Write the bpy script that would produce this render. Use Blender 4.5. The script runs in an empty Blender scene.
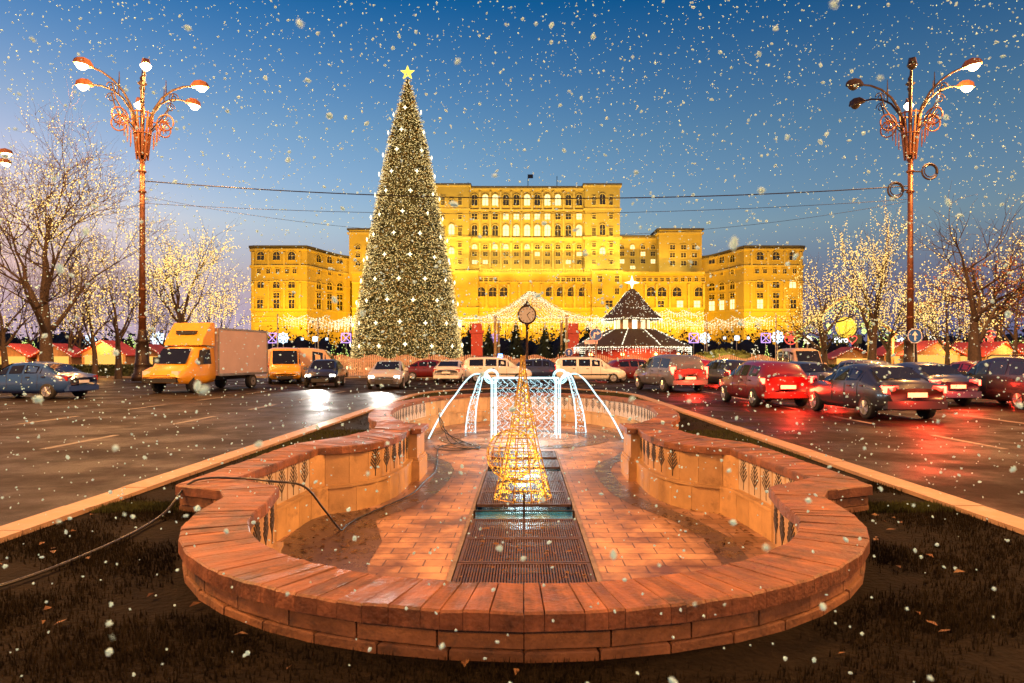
import bpy, math, random
from math import sin, cos, pi, radians, sqrt
from mathutils import Vector, Matrix
from mathutils.geometry import tessellate_polygon

# ------------------------------------------------------------------ scene, camera, sky, sun, exposure
SC = bpy.context.scene
COL = SC.collection
cam = bpy.data.cameras.new('camera')
cam.lens = 24.0
cam.sensor_width = 36.0
cam.shift_x = -0.0117
cam.shift_y = 0.0151
cam.clip_start = 0.05
cam.clip_end = 6000
cam.dof.use_dof = True
cam.dof.focus_distance = 11.0
cam.dof.aperture_fstop = 3.6
cam_o = bpy.data.objects.new('camera', cam)
COL.objects.link(cam_o)
cam_o.location = (0, 0, 1.65)
cam_o.rotation_euler = (pi / 2, 0, 0)
SC.camera = cam_o

SUN_EL, SUN_ROT = radians(1.0), radians(-45)
world = bpy.data.worlds.new('World')
SC.world = world
world.use_nodes = True
wn = world.node_tree
bg = wn.nodes['Background']
sky = wn.nodes.new('ShaderNodeTexSky')
sky.sky_type = 'NISHITA'
sky.sun_disc = False
sky.sun_elevation = SUN_EL
sky.sun_rotation = SUN_ROT
sky.ozone_density = 3.0
sky.dust_density = 1.0
sky.air_density = 1.6
geo = wn.nodes.new('ShaderNodeTexCoord')
sep = wn.nodes.new('ShaderNodeSeparateXYZ')
wn.links.new(geo.outputs['Generated'], sep.inputs[0])
mr_ = wn.nodes.new('ShaderNodeMapRange')
mr_.inputs['From Max'].default_value = .5
wn.links.new(sep.outputs['Z'], mr_.inputs['Value'])
rmp = wn.nodes.new('ShaderNodeValToRGB')
for i, (z_, c_) in enumerate(((0, (.42, .62, 1.2)), (.07, (.42, .62, 1.2)), (.13, (.46, .67, 1.2)), (.18, (.588, .76, 1.05)), (.30, (.407, .6, .762)), (.46, (.030, .29, .52)))):
    e_ = rmp.color_ramp.elements[0] if i == 0 else rmp.color_ramp.elements.new(z_ * 2)
    e_.position = z_ * 2
    e_.color = (c_[0] / 4, c_[1] / 4, c_[2] / 4, 1)
rmp.color_ramp.elements[-1].color = (.030 / 4, .29 / 4, .52 / 4, 1)
wn.links.new(mr_.outputs[0], rmp.inputs['Fac'])
vm = wn.nodes.new('ShaderNodeVectorMath')      # dusk grading of the sky: deeper blue overhead, lavender low down
vm.operation = 'MULTIPLY'
wn.links.new(sky.outputs[0], vm.inputs[0])
wn.links.new(rmp.outputs['Color'], vm.inputs[1])
vs_ = wn.nodes.new('ShaderNodeVectorMath')
vs_.operation = 'SCALE'
vs_.inputs['Scale'].default_value = 10.8
wn.links.new(vm.outputs[0], vs_.inputs[0])
# dusk haze low over the horizon, paler towards the afterglow on the left
side = wn.nodes.new('ShaderNodeMapRange')
side.inputs['From Min'].default_value = -.45
side.inputs['From Max'].default_value = .35
wn.links.new(sep.outputs['X'], side.inputs['Value'])
hz_ = wn.nodes.new('ShaderNodeMixRGB')
hz_.inputs['Color1'].default_value = (1.45, 1.16, 1.5, 1)
hz_.inputs['Color2'].default_value = (.42, .43, .85, 1)
wn.links.new(side.outputs[0], hz_.inputs['Fac'])
low_ = wn.nodes.new('ShaderNodeMapRange')
low_.interpolation_type = 'SMOOTHSTEP'
low_.inputs['From Min'].default_value = .05
low_.inputs['From Max'].default_value = .19
low_.inputs['To Min'].default_value = .95
low_.inputs['To Max'].default_value = 0
wn.links.new(sep.outputs['Z'], low_.inputs['Value'])
mixh = wn.nodes.new('ShaderNodeMixRGB')
wn.links.new(low_.outputs[0], mixh.inputs['Fac'])
wn.links.new(vs_.outputs[0], mixh.inputs['Color1'])
wn.links.new(hz_.outputs['Color'], mixh.inputs['Color2'])
wn.links.new(mixh.outputs['Color'], bg.inputs['Color'])
bg.inputs['Strength'].default_value = 0.15

sl = bpy.data.lights.new('sun', 'SUN')
sl.energy = 0.02
sl.angle = radians(4)
sl.color = (1, .75, .55)
so = bpy.data.objects.new('sun', sl)
COL.objects.link(so)
so.rotation_euler = (radians(89), 0, radians(-135))

SC.view_settings.view_transform = 'Standard'
SC.view_settings.look = 'None'
SC.view_settings.exposure = 1.3
SC.view_settings.gamma = 1.0
SC.view_settings.use_curve_mapping = False
SC.render.engine = 'CYCLES'
SC.cycles.use_denoising = True
SC.cycles.max_bounces = 5
SC.cycles.diffuse_bounces = 2
SC.cycles.glossy_bounces = 3
SC.cycles.transparent_max_bounces = 6
SC.cycles.sample_clamp_indirect = 3.0
SC.cycles.caustics_reflective = False
SC.cycles.caustics_refractive = False

F = 683.0
H0 = 1.65


def PX(px, Y):
    return (px - 524.0) * Y / F


def PZ(py, Y):
    return H0 + (357.0 - py) * Y / F


# ------------------------------------------------------------------ helpers
class MB:
    def __init__(s):
        s.v = []; s.f = []; s.m = []; s.cur = 0

    def add(s, vs, fs):
        b = len(s.v)
        s.v.extend(tuple(p) for p in vs)
        for f in fs:
            s.f.append(tuple(i + b for i in f))
        s.m.extend([s.cur] * len(fs))
        return s

    def box(s, x0, x1, y0, y1, z0, z1):
        return s.add([(x0, y0, z0), (x1, y0, z0), (x1, y1, z0), (x0, y1, z0), (x0, y0, z1), (x1, y0, z1), (x1, y1, z1), (x0, y1, z1)],
                     [(3, 2, 1, 0), (4, 5, 6, 7), (0, 1, 5, 4), (1, 2, 6, 5), (2, 3, 7, 6), (3, 0, 4, 7)])

    def hexa(s, bottom, top):
        n = len(bottom)
        fs = [tuple(reversed(range(n))), tuple(range(n, 2 * n))]
        fs += [(i, (i + 1) % n, n + (i + 1) % n, n + i) for i in range(n)]
        return s.add(list(bottom) + list(top), fs)

    def prism(s, outline, z0, z1):
        return s.hexa([(x, y, z0) for x, y in outline], [(x, y, z1) for x, y in outline])

    def prism_xz(s, outline, y0, y1):      # outline counter-clockwise seen from -Y
        return s.hexa([(x, y1, z) for x, z in outline], [(x, y0, z) for x, z in outline])

    def prism_yz(s, outline, x0, x1):
        return s.hexa([(x0, y, z) for y, z in outline], [(x1, y, z) for y, z in outline])

    def tube(s, pts, r, n=6, caps=True):
        pts = [Vector(p) for p in pts]
        if not isinstance(r, (list, tuple)):
            r = [r] * len(pts)
        vs = []
        up = Vector((0, 0, 1))
        for i, p in enumerate(pts):
            a = pts[max(0, i - 1)]; b = pts[min(len(pts) - 1, i + 1)]
            d = (b - a)
            if d.length < 1e-9:
                d = Vector((0, 0, 1))
            d.normalize()
            ref = up if abs(d.z) < 0.95 else Vector((1, 0, 0))
            u = d.cross(ref).normalized(); w = u.cross(d)
            for k in range(n):
                t = 2 * pi * k / n
                vs.append(p + (u * cos(t) + w * sin(t)) * r[i])
        fs = []
        for i in range(len(pts) - 1):
            for k in range(n):
                k2 = (k + 1) % n
                fs.append((i * n + k, i * n + k2, (i + 1) * n + k2, (i + 1) * n + k))
        if caps:
            fs.append(tuple(range(n))[::-1]); fs.append(tuple(range((len(pts) - 1) * n, len(pts) * n)))
        return s.add(vs, fs)

    def lathe(s, prof, n=16, c=(0, 0, 0), axis='z', cap=True):
        vs = []
        for r, z in prof:
            for k in range(n):
                t = 2 * pi * k / n
                if axis == 'z':
                    vs.append((c[0] + r * cos(t), c[1] + r * sin(t), c[2] + z))
                elif axis == 'x':
                    vs.append((c[0] + z, c[1] + r * cos(t), c[2] + r * sin(t)))
                else:
                    vs.append((c[0] + r * cos(t), c[1] - z, c[2] + r * sin(t)))
        fs = []
        for i in range(len(prof) - 1):
            for k in range(n):
                k2 = (k + 1) % n
                fs.append((i * n + k, i * n + k2, (i + 1) * n + k2, (i + 1) * n + k))
        if cap:
            fs.append(tuple(range(n))[::-1]); fs.append(tuple(range((len(prof) - 1) * n, len(prof) * n)))
        return s.add(vs, fs)

    def octa(s, c, r, rz=None):
        rz = r if rz is None else rz
        x, y, z = c
        return s.add([(x + r, y, z), (x, y + r, z), (x - r, y, z), (x, y - r, z), (x, y, z + rz), (x, y, z - rz)],
                     [(0, 1, 4), (1, 2, 4), (2, 3, 4), (3, 0, 4), (1, 0, 5), (2, 1, 5), (3, 2, 5), (0, 3, 5)])

    def torus(s, c, R, r, n=18, m=5, axis='y'):
        pts = []
        for i in range(n + 1):
            t = 2 * pi * i / n
            if axis == 'y':
                pts.append((c[0] + R * cos(t), c[1], c[2] + R * sin(t)))
            elif axis == 'x':
                pts.append((c[0], c[1] + R * cos(t), c[2] + R * sin(t)))
            else:
                pts.append((c[0] + R * cos(t), c[1] + R * sin(t), c[2]))
        return s.tube(pts, r, m, caps=False)

    def poly(s, loops, z, flip=False):
        """flat sheet with holes"""
        tris = tessellate_polygon([[Vector((x, y, 0)) for x, y in L] for L in loops])
        vs = [(x, y, z) for L in loops for x, y in L]
        fs = []
        for t in tris:
            a, b, c = [Vector(vs[i]) for i in t]
            nz = (b - a).cross(c - a).z
            fs.append(tuple(t) if nz > 0 else tuple(reversed(t)))
        return s.add(vs, fs)

    def build(s, name, mats, parent=None, smooth=False, loc=None):
        me = bpy.data.meshes.new(name)
        me.from_pydata(s.v, [], s.f)
        if not isinstance(mats, (list, tuple)):
            mats = [mats]
        for m in mats:
            me.materials.append(m)
        if len(mats) > 1:
            me.polygons.foreach_set('material_index', s.m)
        if smooth:
            me.polygons.foreach_set('use_smooth', [True] * len(s.f))
        me.update()
        o = bpy.data.objects.new(name, me)
        COL.objects.link(o)
        if parent is not None:
            o.parent = parent
        if loc is not None:
            o.location = loc
        return o


def tag(o, label=None, cat=None, group=None, kind=None):
    if label: o['label'] = label
    if cat: o['category'] = cat
    if group: o['group'] = group
    if kind: o['kind'] = kind
    return o


def thing(name, label, cat, loc=(0, 0, 0), rz=0.0, group=None):
    o = bpy.data.objects.new(name, None)
    o.empty_display_size = .3
    COL.objects.link(o)
    o.location = loc
    o.rotation_euler = (0, 0, rz)
    return tag(o, label, cat, group)


def dup(o, parent=None, loc=None, rz=None, label=None, group=None, scale=None):
    c = o.copy()
    COL.objects.link(c)
    if parent is not None:
        c.parent = parent
    for ch in list(o.children):
        dup(ch, c)
    if loc is not None: c.location = loc
    if rz is not None: c.rotation_euler = (0, 0, rz)
    if label: c['label'] = label
    if group: c['group'] = group
    if scale: c.scale = scale
    return c


def point_light(name, loc, power, color, radius=.3, parent=None):
    l = bpy.data.lights.new(name, 'POINT')
    l.energy = power; l.color = color; l.shadow_soft_size = radius
    o = bpy.data.objects.new(name, l)
    COL.objects.link(o)
    o.location = loc
    if parent is not None:
        o.parent = parent
    return o


def spot_light(name, loc, target, power, color, angle=70, blend=.6, radius=.3, parent=None):
    l = bpy.data.lights.new(name, 'SPOT')
    l.energy = power; l.color = color; l.shadow_soft_size = radius
    l.spot_size = radians(angle); l.spot_blend = blend
    o = bpy.data.objects.new(name, l)
    COL.objects.link(o)
    o.location = loc
    d = Vector(target) - Vector(loc)
    o.rotation_euler = d.to_track_quat('-Z', 'Y').to_euler()
    if parent is not None:
        o.parent = parent
    return o


# ------------------------------------------------------------------ materials
def new_mat(name):
    m = bpy.data.materials.new(name)
    m.use_nodes = True
    nt = m.node_tree
    return m, nt, nt.nodes['Principled BSDF']


def mat(name, col, rough=.6, metal=0.0, var=0.0, vscale=4.0, bump=0.0, bscale=20.0, spec=.5, rvar=0.0, detail=6, stains=None, coat=0.0, island=0.0, grain=0.0):
    m, nt, b = new_mat(name)
    b.inputs['Base Color'].default_value = (*col, 1)
    b.inputs['Roughness'].default_value = rough
    b.inputs['Metallic'].default_value = metal
    b.inputs['Specular IOR Level'].default_value = spec
    if coat:
        b.inputs['Coat Weight'].default_value = coat
        b.inputs['Coat Roughness'].default_value = .08
    tc = nt.nodes.new('ShaderNodeTexCoord')
    if var or rvar:
        n = nt.nodes.new('ShaderNodeTexNoise')
        n.inputs['Scale'].default_value = vscale
        n.inputs['Detail'].default_value = detail
        n.inputs['Roughness'].default_value = .65
        nt.links.new(tc.outputs['Object'], n.inputs['Vector'])
        if var:
            r = nt.nodes.new('ShaderNodeValToRGB')
            r.color_ramp.elements[0].position = .3
            r.color_ramp.elements[1].position = .7
            r.color_ramp.elements[0].color = (*[c * (1 - var) for c in col], 1)
            r.color_ramp.elements[1].color = (*[min(1, c * (1 + var)) for c in col], 1)
            nt.links.new(n.outputs['Fac'], r.inputs['Fac'])
            last = r.outputs['Color']
            if stains:
                n2 = nt.nodes.new('ShaderNodeTexNoise')
                n2.inputs['Scale'].default_value = stains[1]
                n2.inputs['Detail'].default_value = 8
                n2.inputs['Roughness'].default_value = .75
                nt.links.new(tc.outputs['Object'], n2.inputs['Vector'])
                r2 = nt.nodes.new('ShaderNodeValToRGB')
                r2.color_ramp.elements[0].position = stains[2]
                r2.color_ramp.elements[1].position = stains[2] + .14
                nt.links.new(n2.outputs['Fac'], r2.inputs['Fac'])
                mx = nt.nodes.new('ShaderNodeMixRGB')
                mx.inputs['Color2'].default_value = (*stains[0], 1)
                nt.links.new(r2.outputs['Color'], mx.inputs['Fac'])
                nt.links.new(last, mx.inputs['Color1'])
                last = mx.outputs['Color']
            if island:
                gi = nt.nodes.new('ShaderNodeNewGeometry')
                mi = nt.nodes.new('ShaderNodeMapRange')
                mi.inputs['To Min'].default_value = 1 - island
                mi.inputs['To Max'].default_value = 1 + island * .7
                nt.links.new(gi.outputs['Random Per Island'], mi.inputs['Value'])
                vi = nt.nodes.new('ShaderNodeVectorMath')
                vi.operation = 'SCALE'
                nt.links.new(last, vi.inputs[0])
                nt.links.new(mi.outputs[0], vi.inputs['Scale'])
                last = vi.outputs[0]
            if grain:
                sp = nt.nodes.new('ShaderNodeSeparateXYZ')
                nt.links.new(tc.outputs['Object'], sp.inputs[0])
                at = nt.nodes.new('ShaderNodeMath')
                at.operation = 'ARCTAN2'
                nt.links.new(sp.outputs['X'], at.inputs[0])
                nt.links.new(sp.outputs['Y'], at.inputs[1])
                vl = nt.nodes.new('ShaderNodeVectorMath')
                vl.operation = 'LENGTH'
                nt.links.new(tc.outputs['Object'], vl.inputs[0])
                cb = nt.nodes.new('ShaderNodeCombineXYZ')
                for src, k, dst in ((at.outputs[0], 38.0, 'X'), (vl.outputs['Value'], 2.2, 'Y'), (sp.outputs['Z'], 9.0, 'Z')):
                    mm = nt.nodes.new('ShaderNodeMath')
                    mm.operation = 'MULTIPLY'
                    mm.inputs[1].default_value = k
                    nt.links.new(src, mm.inputs[0])
                    nt.links.new(mm.outputs[0], cb.inputs[dst])
                ng = nt.nodes.new('ShaderNodeTexNoise')
                ng.inputs['Scale'].default_value = 1.0
                ng.inputs['Detail'].default_value = 7
                ng.inputs['Roughness'].default_value = .7
                nt.links.new(cb.outputs[0], ng.inputs['Vector'])
                mg = nt.nodes.new('ShaderNodeMapRange')
                mg.inputs['From Min'].default_value = .35
                mg.inputs['From Max'].default_value = .65
                mg.inputs['To Min'].default_value = 1 - grain
                mg.inputs['To Max'].default_value = 1 + grain * .6
                nt.links.new(ng.outputs['Fac'], mg.inputs['Value'])
                vg = nt.nodes.new('ShaderNodeVectorMath')
                vg.operation = 'SCALE'
                nt.links.new(last, vg.inputs[0])
                nt.links.new(mg.outputs[0], vg.inputs['Scale'])
                last = vg.outputs[0]
            nt.links.new(last, b.inputs['Base Color'])
        if rvar:
            mr = nt.nodes.new('ShaderNodeMapRange')
            mr.inputs['From Min'].default_value = .35
            mr.inputs['From Max'].default_value = .65
            mr.inputs['To Min'].default_value = max(.03, rough - rvar)
            mr.inputs['To Max'].default_value = min(1, rough + rvar)
            nt.links.new(n.outputs['Fac'], mr.inputs['Value'])
            nt.links.new(mr.outputs[0], b.inputs['Roughness'])
    if bump:
        nb = nt.nodes.new('ShaderNodeTexNoise')
        nb.inputs['Scale'].default_value = bscale
        nb.inputs['Detail'].default_value = 6
        nt.links.new(tc.outputs['Object'], nb.inputs['Vector'])
        bp = nt.nodes.new('ShaderNodeBump')
        bp.inputs['Strength'].default_value = bump
        bp.inputs['Distance'].default_value = .02
        nt.links.new(nb.outputs['Fac'], bp.inputs['Height'])
        nt.links.new(bp.outputs[0], b.inputs['Normal'])
    return m


def emit(name, col, strength, sample=False):
    m = bpy.data.materials.new(name)
    m.use_nodes = True
    nt = m.node_tree
    nt.nodes.clear()
    o = nt.nodes.new('ShaderNodeOutputMaterial')
    e = nt.nodes.new('ShaderNodeEmission')
    e.inputs['Color'].default_value = (*col, 1)
    e.inputs['Strength'].default_value = strength
    nt.links.new(e.outputs[0], o.inputs['Surface'])
    if not sample:
        m.cycles.emission_sampling = 'NONE'
    return m


def paving_mat():
    m, nt, b = new_mat('wet_paving')
    tc = nt.nodes.new('ShaderNodeTexCoord')
    br = nt.nodes.new('ShaderNodeTexBrick')
    br.offset = .5
    br.inputs['Color1'].default_value = (.38, .215, .125, 1)
    br.inputs['Color2'].default_value = (.46, .27, .16, 1)
    br.inputs['Mortar'].default_value = (.12, .07, .05, 1)
    br.inputs['Scale'].default_value = 1.0
    br.inputs['Mortar Size'].default_value = .008
    br.inputs['Bias'].default_value = -.1
    br.inputs['Brick Width'].default_value = .44
    br.inputs['Row Height'].default_value = .235
    nt.links.new(tc.outputs['Object'], br.inputs['Vector'])
    n = nt.nodes.new('ShaderNodeTexNoise')
    n.inputs['Scale'].default_value = 1.3
    n.inputs['Detail'].default_value = 9
    n.inputs['Roughness'].default_value = .7
    nt.links.new(tc.outputs['Object'], n.inputs['Vector'])
    r = nt.nodes.new('ShaderNodeValToRGB')
    r.color_ramp.elements[0].position = .38
    r.color_ramp.elements[0].color = (.3, .25, .22, 1)
    r.color_ramp.elements[1].position = .62
    r.color_ramp.elements[1].color = (1.1, 1.1, 1.1, 1)
    nt.links.new(n.outputs['Fac'], r.inputs['Fac'])
    mx = nt.nodes.new('ShaderNodeMixRGB')
    mx.blend_type = 'MULTIPLY'
    mx.inputs['Fac'].default_value = 1
    nt.links.new(br.outputs['Color'], mx.inputs['Color1'])
    nt.links.new(r.outputs['Color'], mx.inputs['Color2'])
    nt.links.new(mx.outputs['Color'], b.inputs['Base Color'])
    mr = nt.nodes.new('ShaderNodeMapRange')
    mr.inputs['From Min'].default_value = .35
    mr.inputs['From Max'].default_value = .65
    mr.inputs['To Min'].default_value = .28
    mr.inputs['To Max'].default_value = .62
    nt.links.new(n.outputs['Fac'], mr.inputs['Value'])
    nt.links.new(mr.outputs[0], b.inputs['Roughness'])
    bp = nt.nodes.new('ShaderNodeBump')
    bp.inputs['Strength'].default_value = .5
    bp.inputs['Distance'].default_value = .01
    inv = nt.nodes.new('ShaderNodeMath')
    inv.operation = 'SUBTRACT'
    nt.links.new(n.outputs['Fac'], inv.inputs[0])
    nt.links.new(br.outputs['Fac'], inv.inputs[1])
    nt.links.new(inv.outputs[0], bp.inputs['Height'])
    nt.links.new(bp.outputs[0], b.inputs['Normal'])
    return m


def asphalt_mat():
    m, nt, b = new_mat('wet_asphalt')
    tc = nt.nodes.new('ShaderNodeTexCoord')
    L = nt.links.new

    def noise(scale, detail, vec=None, rough=.65):
        n = nt.nodes.new('ShaderNodeTexNoise')
        n.inputs['Scale'].default_value = scale
        n.inputs['Detail'].default_value = detail
        n.inputs['Roughness'].default_value = rough
        L(vec or tc.outputs['Object'], n.inputs['Vector'])
        return n.outputs['Fac']

    def ramp(fac, p0, c0, p1, c1):
        r = nt.nodes.new('ShaderNodeValToRGB')
        r.color_ramp.elements[0].position = p0
        r.color_ramp.elements[0].color = (*c0, 1)
        r.color_ramp.elements[1].position = p1
        r.color_ramp.elements[1].color = (*c1, 1)
        L(fac, r.inputs['Fac'])
        return r.outputs['Color']

    def mul(c1, c2):
        x = nt.nodes.new('ShaderNodeMixRGB')
        x.blend_type = 'MULTIPLY'
        x.inputs['Fac'].default_value = 1
        L(c1, x.inputs['Color1']); L(c2, x.inputs['Color2'])
        return x.outputs['Color']
    base = ramp(noise(.4, 9), .3, (.011, .0075, .0055), .7, (.025, .017, .013))
    # long streaks worn by the wheels, along the road
    mp = nt.nodes.new('ShaderNodeMapping')
    mp.inputs['Scale'].default_value = (1.6, .035, 1)
    L(tc.outputs['Object'], mp.inputs['Vector'])
    tracks = ramp(noise(1.0, 4, mp.outputs[0]), .38, (.62, .62, .62), .6, (1.15, 1.15, 1.15))
    # repaired rectangles
    br = nt.nodes.new('ShaderNodeTexBrick')
    br.inputs['Scale'].default_value = 1
    br.inputs['Brick Width'].default_value = 11
    br.inputs['Row Height'].default_value = 3.6
    br.inputs['Mortar Size'].default_value = .018
    br.inputs['Color1'].default_value = (.8, .8, .8, 1)
    br.inputs['Color2'].default_value = (1.1, 1.1, 1.1, 1)
    br.inputs['Mortar'].default_value = (.35, .35, .35, 1)
    mp2 = nt.nodes.new('ShaderNodeMapping')
    mp2.inputs['Rotation'].default_value = (0, 0, pi / 2)
    L(tc.outputs['Object'], mp2.inputs['Vector'])
    L(mp2.outputs[0], br.inputs['Vector'])
    grit = ramp(noise(60, 3), .35, (.75, .75, .75), .7, (1.25, 1.25, 1.25))
    vo = nt.nodes.new('ShaderNodeTexVoronoi')
    vo.feature = 'DISTANCE_TO_EDGE'
    vo.inputs['Scale'].default_value = .45
    nv = nt.nodes.new('ShaderNodeMixRGB')
    nv.inputs['Fac'].default_value = .12
    n3 = nt.nodes.new('ShaderNodeTexNoise')
    n3.inputs['Scale'].default_value = 2.5
    L(tc.outputs['Object'], n3.inputs['Vector'])
    L(tc.outputs['Object'], nv.inputs['Color1']); L(n3.outputs['Color'], nv.inputs['Color2'])
    L(nv.outputs['Color'], vo.inputs['Vector'])
    crack = ramp(vo.outputs['Distance'], .0, (.35, .35, .35), .012, (1, 1, 1))
    L(mul(mul(mul(mul(base, tracks), br.outputs['Color']), grit), crack), b.inputs['Base Color'])
    wet = noise(.55, 6)
    mr = nt.nodes.new('ShaderNodeMapRange')
    mr.inputs['From Min'].default_value = .4
    mr.inputs['From Max'].default_value = .6
    mr.inputs['To Min'].default_value = .4
    mr.inputs['To Max'].default_value = .72
    L(wet, mr.inputs['Value'])
    L(mr.outputs[0], b.inputs['Roughness'])
    b.inputs['Specular IOR Level'].default_value = .08
    bp = nt.nodes.new('ShaderNodeBump')
    bp.inputs['Strength'].default_value = .4
    bp.inputs['Distance'].default_value = .015
    L(noise(90, 4), bp.inputs['Height'])
    L(bp.outputs[0], b.inputs['Normal'])
    return m


M = {}
M['asphalt'] = asphalt_mat()
M['ground'] = mat('dark_ground', (.055, .047, .04), .7, var=.4, vscale=.2, bump=.2, bscale=10)
M['paint'] = mat('road_paint', (.17, .15, .13), .6, var=.5, vscale=7, stains=((.04, .03, .026), 3, .5))
M['kerb'] = mat('granite_kerb', (.29, .19, .12), .55, var=.22, vscale=7, bump=.2, bscale=60, rvar=.15)
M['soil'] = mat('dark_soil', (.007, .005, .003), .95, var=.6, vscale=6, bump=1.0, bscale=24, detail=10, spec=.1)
M['grass'] = mat('winter_grass', (.04, .046, .012), .8, var=.5, vscale=9, spec=.15)
M['dry_grass'] = mat('dead_grass', (.012, .009, .004), .85, var=.5, vscale=9, spec=.1)
M['coping'] = mat('coping_stone', (.20, .076, .033), .6, var=.38, vscale=3.2, bump=.45, bscale=38, island=.24, grain=.42, rvar=.14, detail=9, stains=((.055, .03, .018), 2.1, .5))
M['block'] = mat('rough_block_stone', (.215, .095, .04), .8, island=.35, var=.42, vscale=5, bump=.7, bscale=28, detail=9, stains=((.07, .045, .03), 4, .53))
M['facing'] = mat('facing_stone', (.42, .26, .115), .55, island=.16, var=.22, vscale=3.5, bump=.15, bscale=40, rvar=.1, stains=((.2, .12, .06), 2.2, .56))
M['relief'] = mat('carving_shade_stone', (.045, .036, .03), .7, var=.3, vscale=12)  # shadow filling the carved leaves put into a dark base colour
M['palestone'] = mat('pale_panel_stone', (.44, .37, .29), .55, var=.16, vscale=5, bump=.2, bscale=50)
M['paving'] = paving_mat()
M['darkband'] = mat('dark_wet_stone', (.09, .058, .045), .3, var=.4, vscale=4, rvar=.14, bump=.15, bscale=40)
M['rust'] = mat('rusty_grate', (.115, .06, .04), .5, metal=.5, var=.4, vscale=9, rvar=.15)
M['trough'] = mat('trough_concrete', (.16, .12, .1), .7, var=.4, vscale=5)
M['water'] = mat('led_tinted_water', (.01, .13, .30), .16, spec=.9, bump=.35, bscale=9)  # blue of the light fountain's reflection put into the base colour
M['leaf'] = mat('fallen_leaf', (.13, .06, .02), .7, var=.5, vscale=30)
M['rubber'] = mat('black_rubber', (.015, .015, .016), .4)
M['iron'] = mat('dark_iron', (.03, .018, .013), .45, metal=.4, var=.4, vscale=6)
M['bronze'] = mat('copper_paint_iron', (.15, .062, .03), .42, metal=.35, var=.35, vscale=5)
M['bark'] = mat('wet_bark', (.055, .038, .028), .85, var=.4, vscale=9, bump=.6, bscale=30)
M['twig'] = mat('dark_twig', (.045, .03, .022), .85)
M['palace'] = mat('palace_limestone', (.50, .36, .09), .8, var=.14, vscale=.09, bump=.15, bscale=1.5, detail=10)
M['palace_trim'] = mat('palace_cornice_stone', (.58, .43, .14), .8, var=.18, vscale=.2)  # paler than the walls; lit highlights round windows put into the colour
M['roof'] = mat('palace_lead_roof', (.09, .075, .065), .7, var=.3, vscale=.3)
M['glass'] = mat('dark_window_glass', (.03, .027, .025), .15, spec=.6)
M['carglass'] = mat('tinted_car_glass', (.012, .014, .018), .06, spec=.7)
M['tyre'] = mat('tyre_rubber', (.014, .014, .014), .8)
M['rim'] = mat('alloy_rim', (.5, .5, .5), .3, metal=.8)
M['plate'] = mat('blank_number_plate', (.75, .75, .72), .5)
M['blackplastic'] = mat('black_plastic', (.02, .02, .02), .55)
M['fir'] = mat('fir_needles', (.035, .05, .02), .75, var=.5, vscale=2)
M['tinsel'] = mat('garland_tinsel', (.3, .26, .10), .5, var=.5, vscale=3)
M['roofred'] = mat('red_hut_roof', (.36, .045, .03), .6, var=.3, vscale=3)
M['wood'] = mat('hut_timber', (.36, .2, .09), .65, var=.3, vscale=6, bump=.2, bscale=14)
M['darkroof'] = mat('brown_shingle_roof', (.05, .035, .022), .7, var=.4, vscale=5, bump=.4, bscale=18)
M['red'] = mat('red_paint', (.42, .04, .025), .5, var=.2, vscale=3)
M['fence'] = mat('salmon_fence_paint', (.5, .33, .26), .6, var=.2, vscale=2)
M['white'] = mat('white_paint', (.78, .77, .74), .5, var=.08, vscale=4)
M['signblue'] = mat('sign_blue', (.02, .10, .42), .35)
M['steel'] = mat('galvanised_steel', (.32, .31, .3), .4, metal=.7, var=.2, vscale=8)
M['hedge'] = mat('clipped_hedge', (.09, .1, .025), .8, var=.5, vscale=2)
M['russet'] = mat('russet_leaves', (.2, .075, .022), .7, var=.5, vscale=2)
M['shade'] = mat('distant_wood', (.025, .024, .03), .9, var=.4, vscale=.3)
M['gold'] = mat('gold_wire', (.6, .34, .07), .35, metal=.8)
M['flake'], _nt, _b = new_mat('snow_flake')
_d = _nt.nodes.new('ShaderNodeBsdfDiffuse'); _t = _nt.nodes.new('ShaderNodeBsdfTranslucent'); _m = _nt.nodes.new('ShaderNodeMixShader')
_d.inputs[0].default_value = (.56, .86, 1, 1); _t.inputs[0].default_value = (.56, .86, 1, 1)
_m.inputs[0].default_value = .5
_nt.links.new(_d.outputs[0], _m.inputs[1]); _nt.links.new(_t.outputs[0], _m.inputs[2])
_nt.links.new(_m.outputs[0], _nt.nodes['Material Output'].inputs['Surface'])
for k, c in dict(p_blue=(.02, .06, .22), p_white=(.72, .71, .68), p_silver=(.42, .42, .43), p_dark=(.02, .022, .03), p_red=(.3, .015, .015),
                 p_darkred=(.12, .012, .014), p_yellow=(.75, .36, .02), p_tan=(.52, .36, .22), p_grey=(.12, .12, .14), p_navy=(.02, .035, .1)).items():
    M[k] = mat('car_paint_' + k[2:], c, .3, var=.06, vscale=2, coat=.8)
M['gilded'] = mat('gilded_posts', (.3, .2, .08), .5, var=.3, vscale=4)
M['truckbox'] = mat('truck_box_panel', (.52, .38, .32), .5, var=.1, vscale=1)
M['e_sodium'] = emit('sodium_lamp_glow', (1, .66, .28), 16)
M['e_bulb'] = emit('warm_string_bulb', (1, .82, .5), 1.1)
M['e_treebulb'] = emit('gold_white_bulb', (1, .72, .27), 1.1)
M['e_crownbulb'] = emit('warm_crown_bulb', (1, .62, .17), .95)
M['e_bulbw'] = emit('white_string_bulb', (1, .88, .62), 1.0)
M['e_curtain'] = emit('icicle_bulb', (1, .85, .55), 0.9)
M['e_star'] = emit('star_ornament_glow', (1, .82, .45), 2.0)
M['e_greenbulb'] = emit('green_string_bulb', (.75, 1, .25), 0.8)
M['e_gold'] = emit('gold_led', (1, .5, .035), 1.25, True)
M['e_golddim'] = emit('gold_led_dim', (1, .52, .1), .4)
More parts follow.
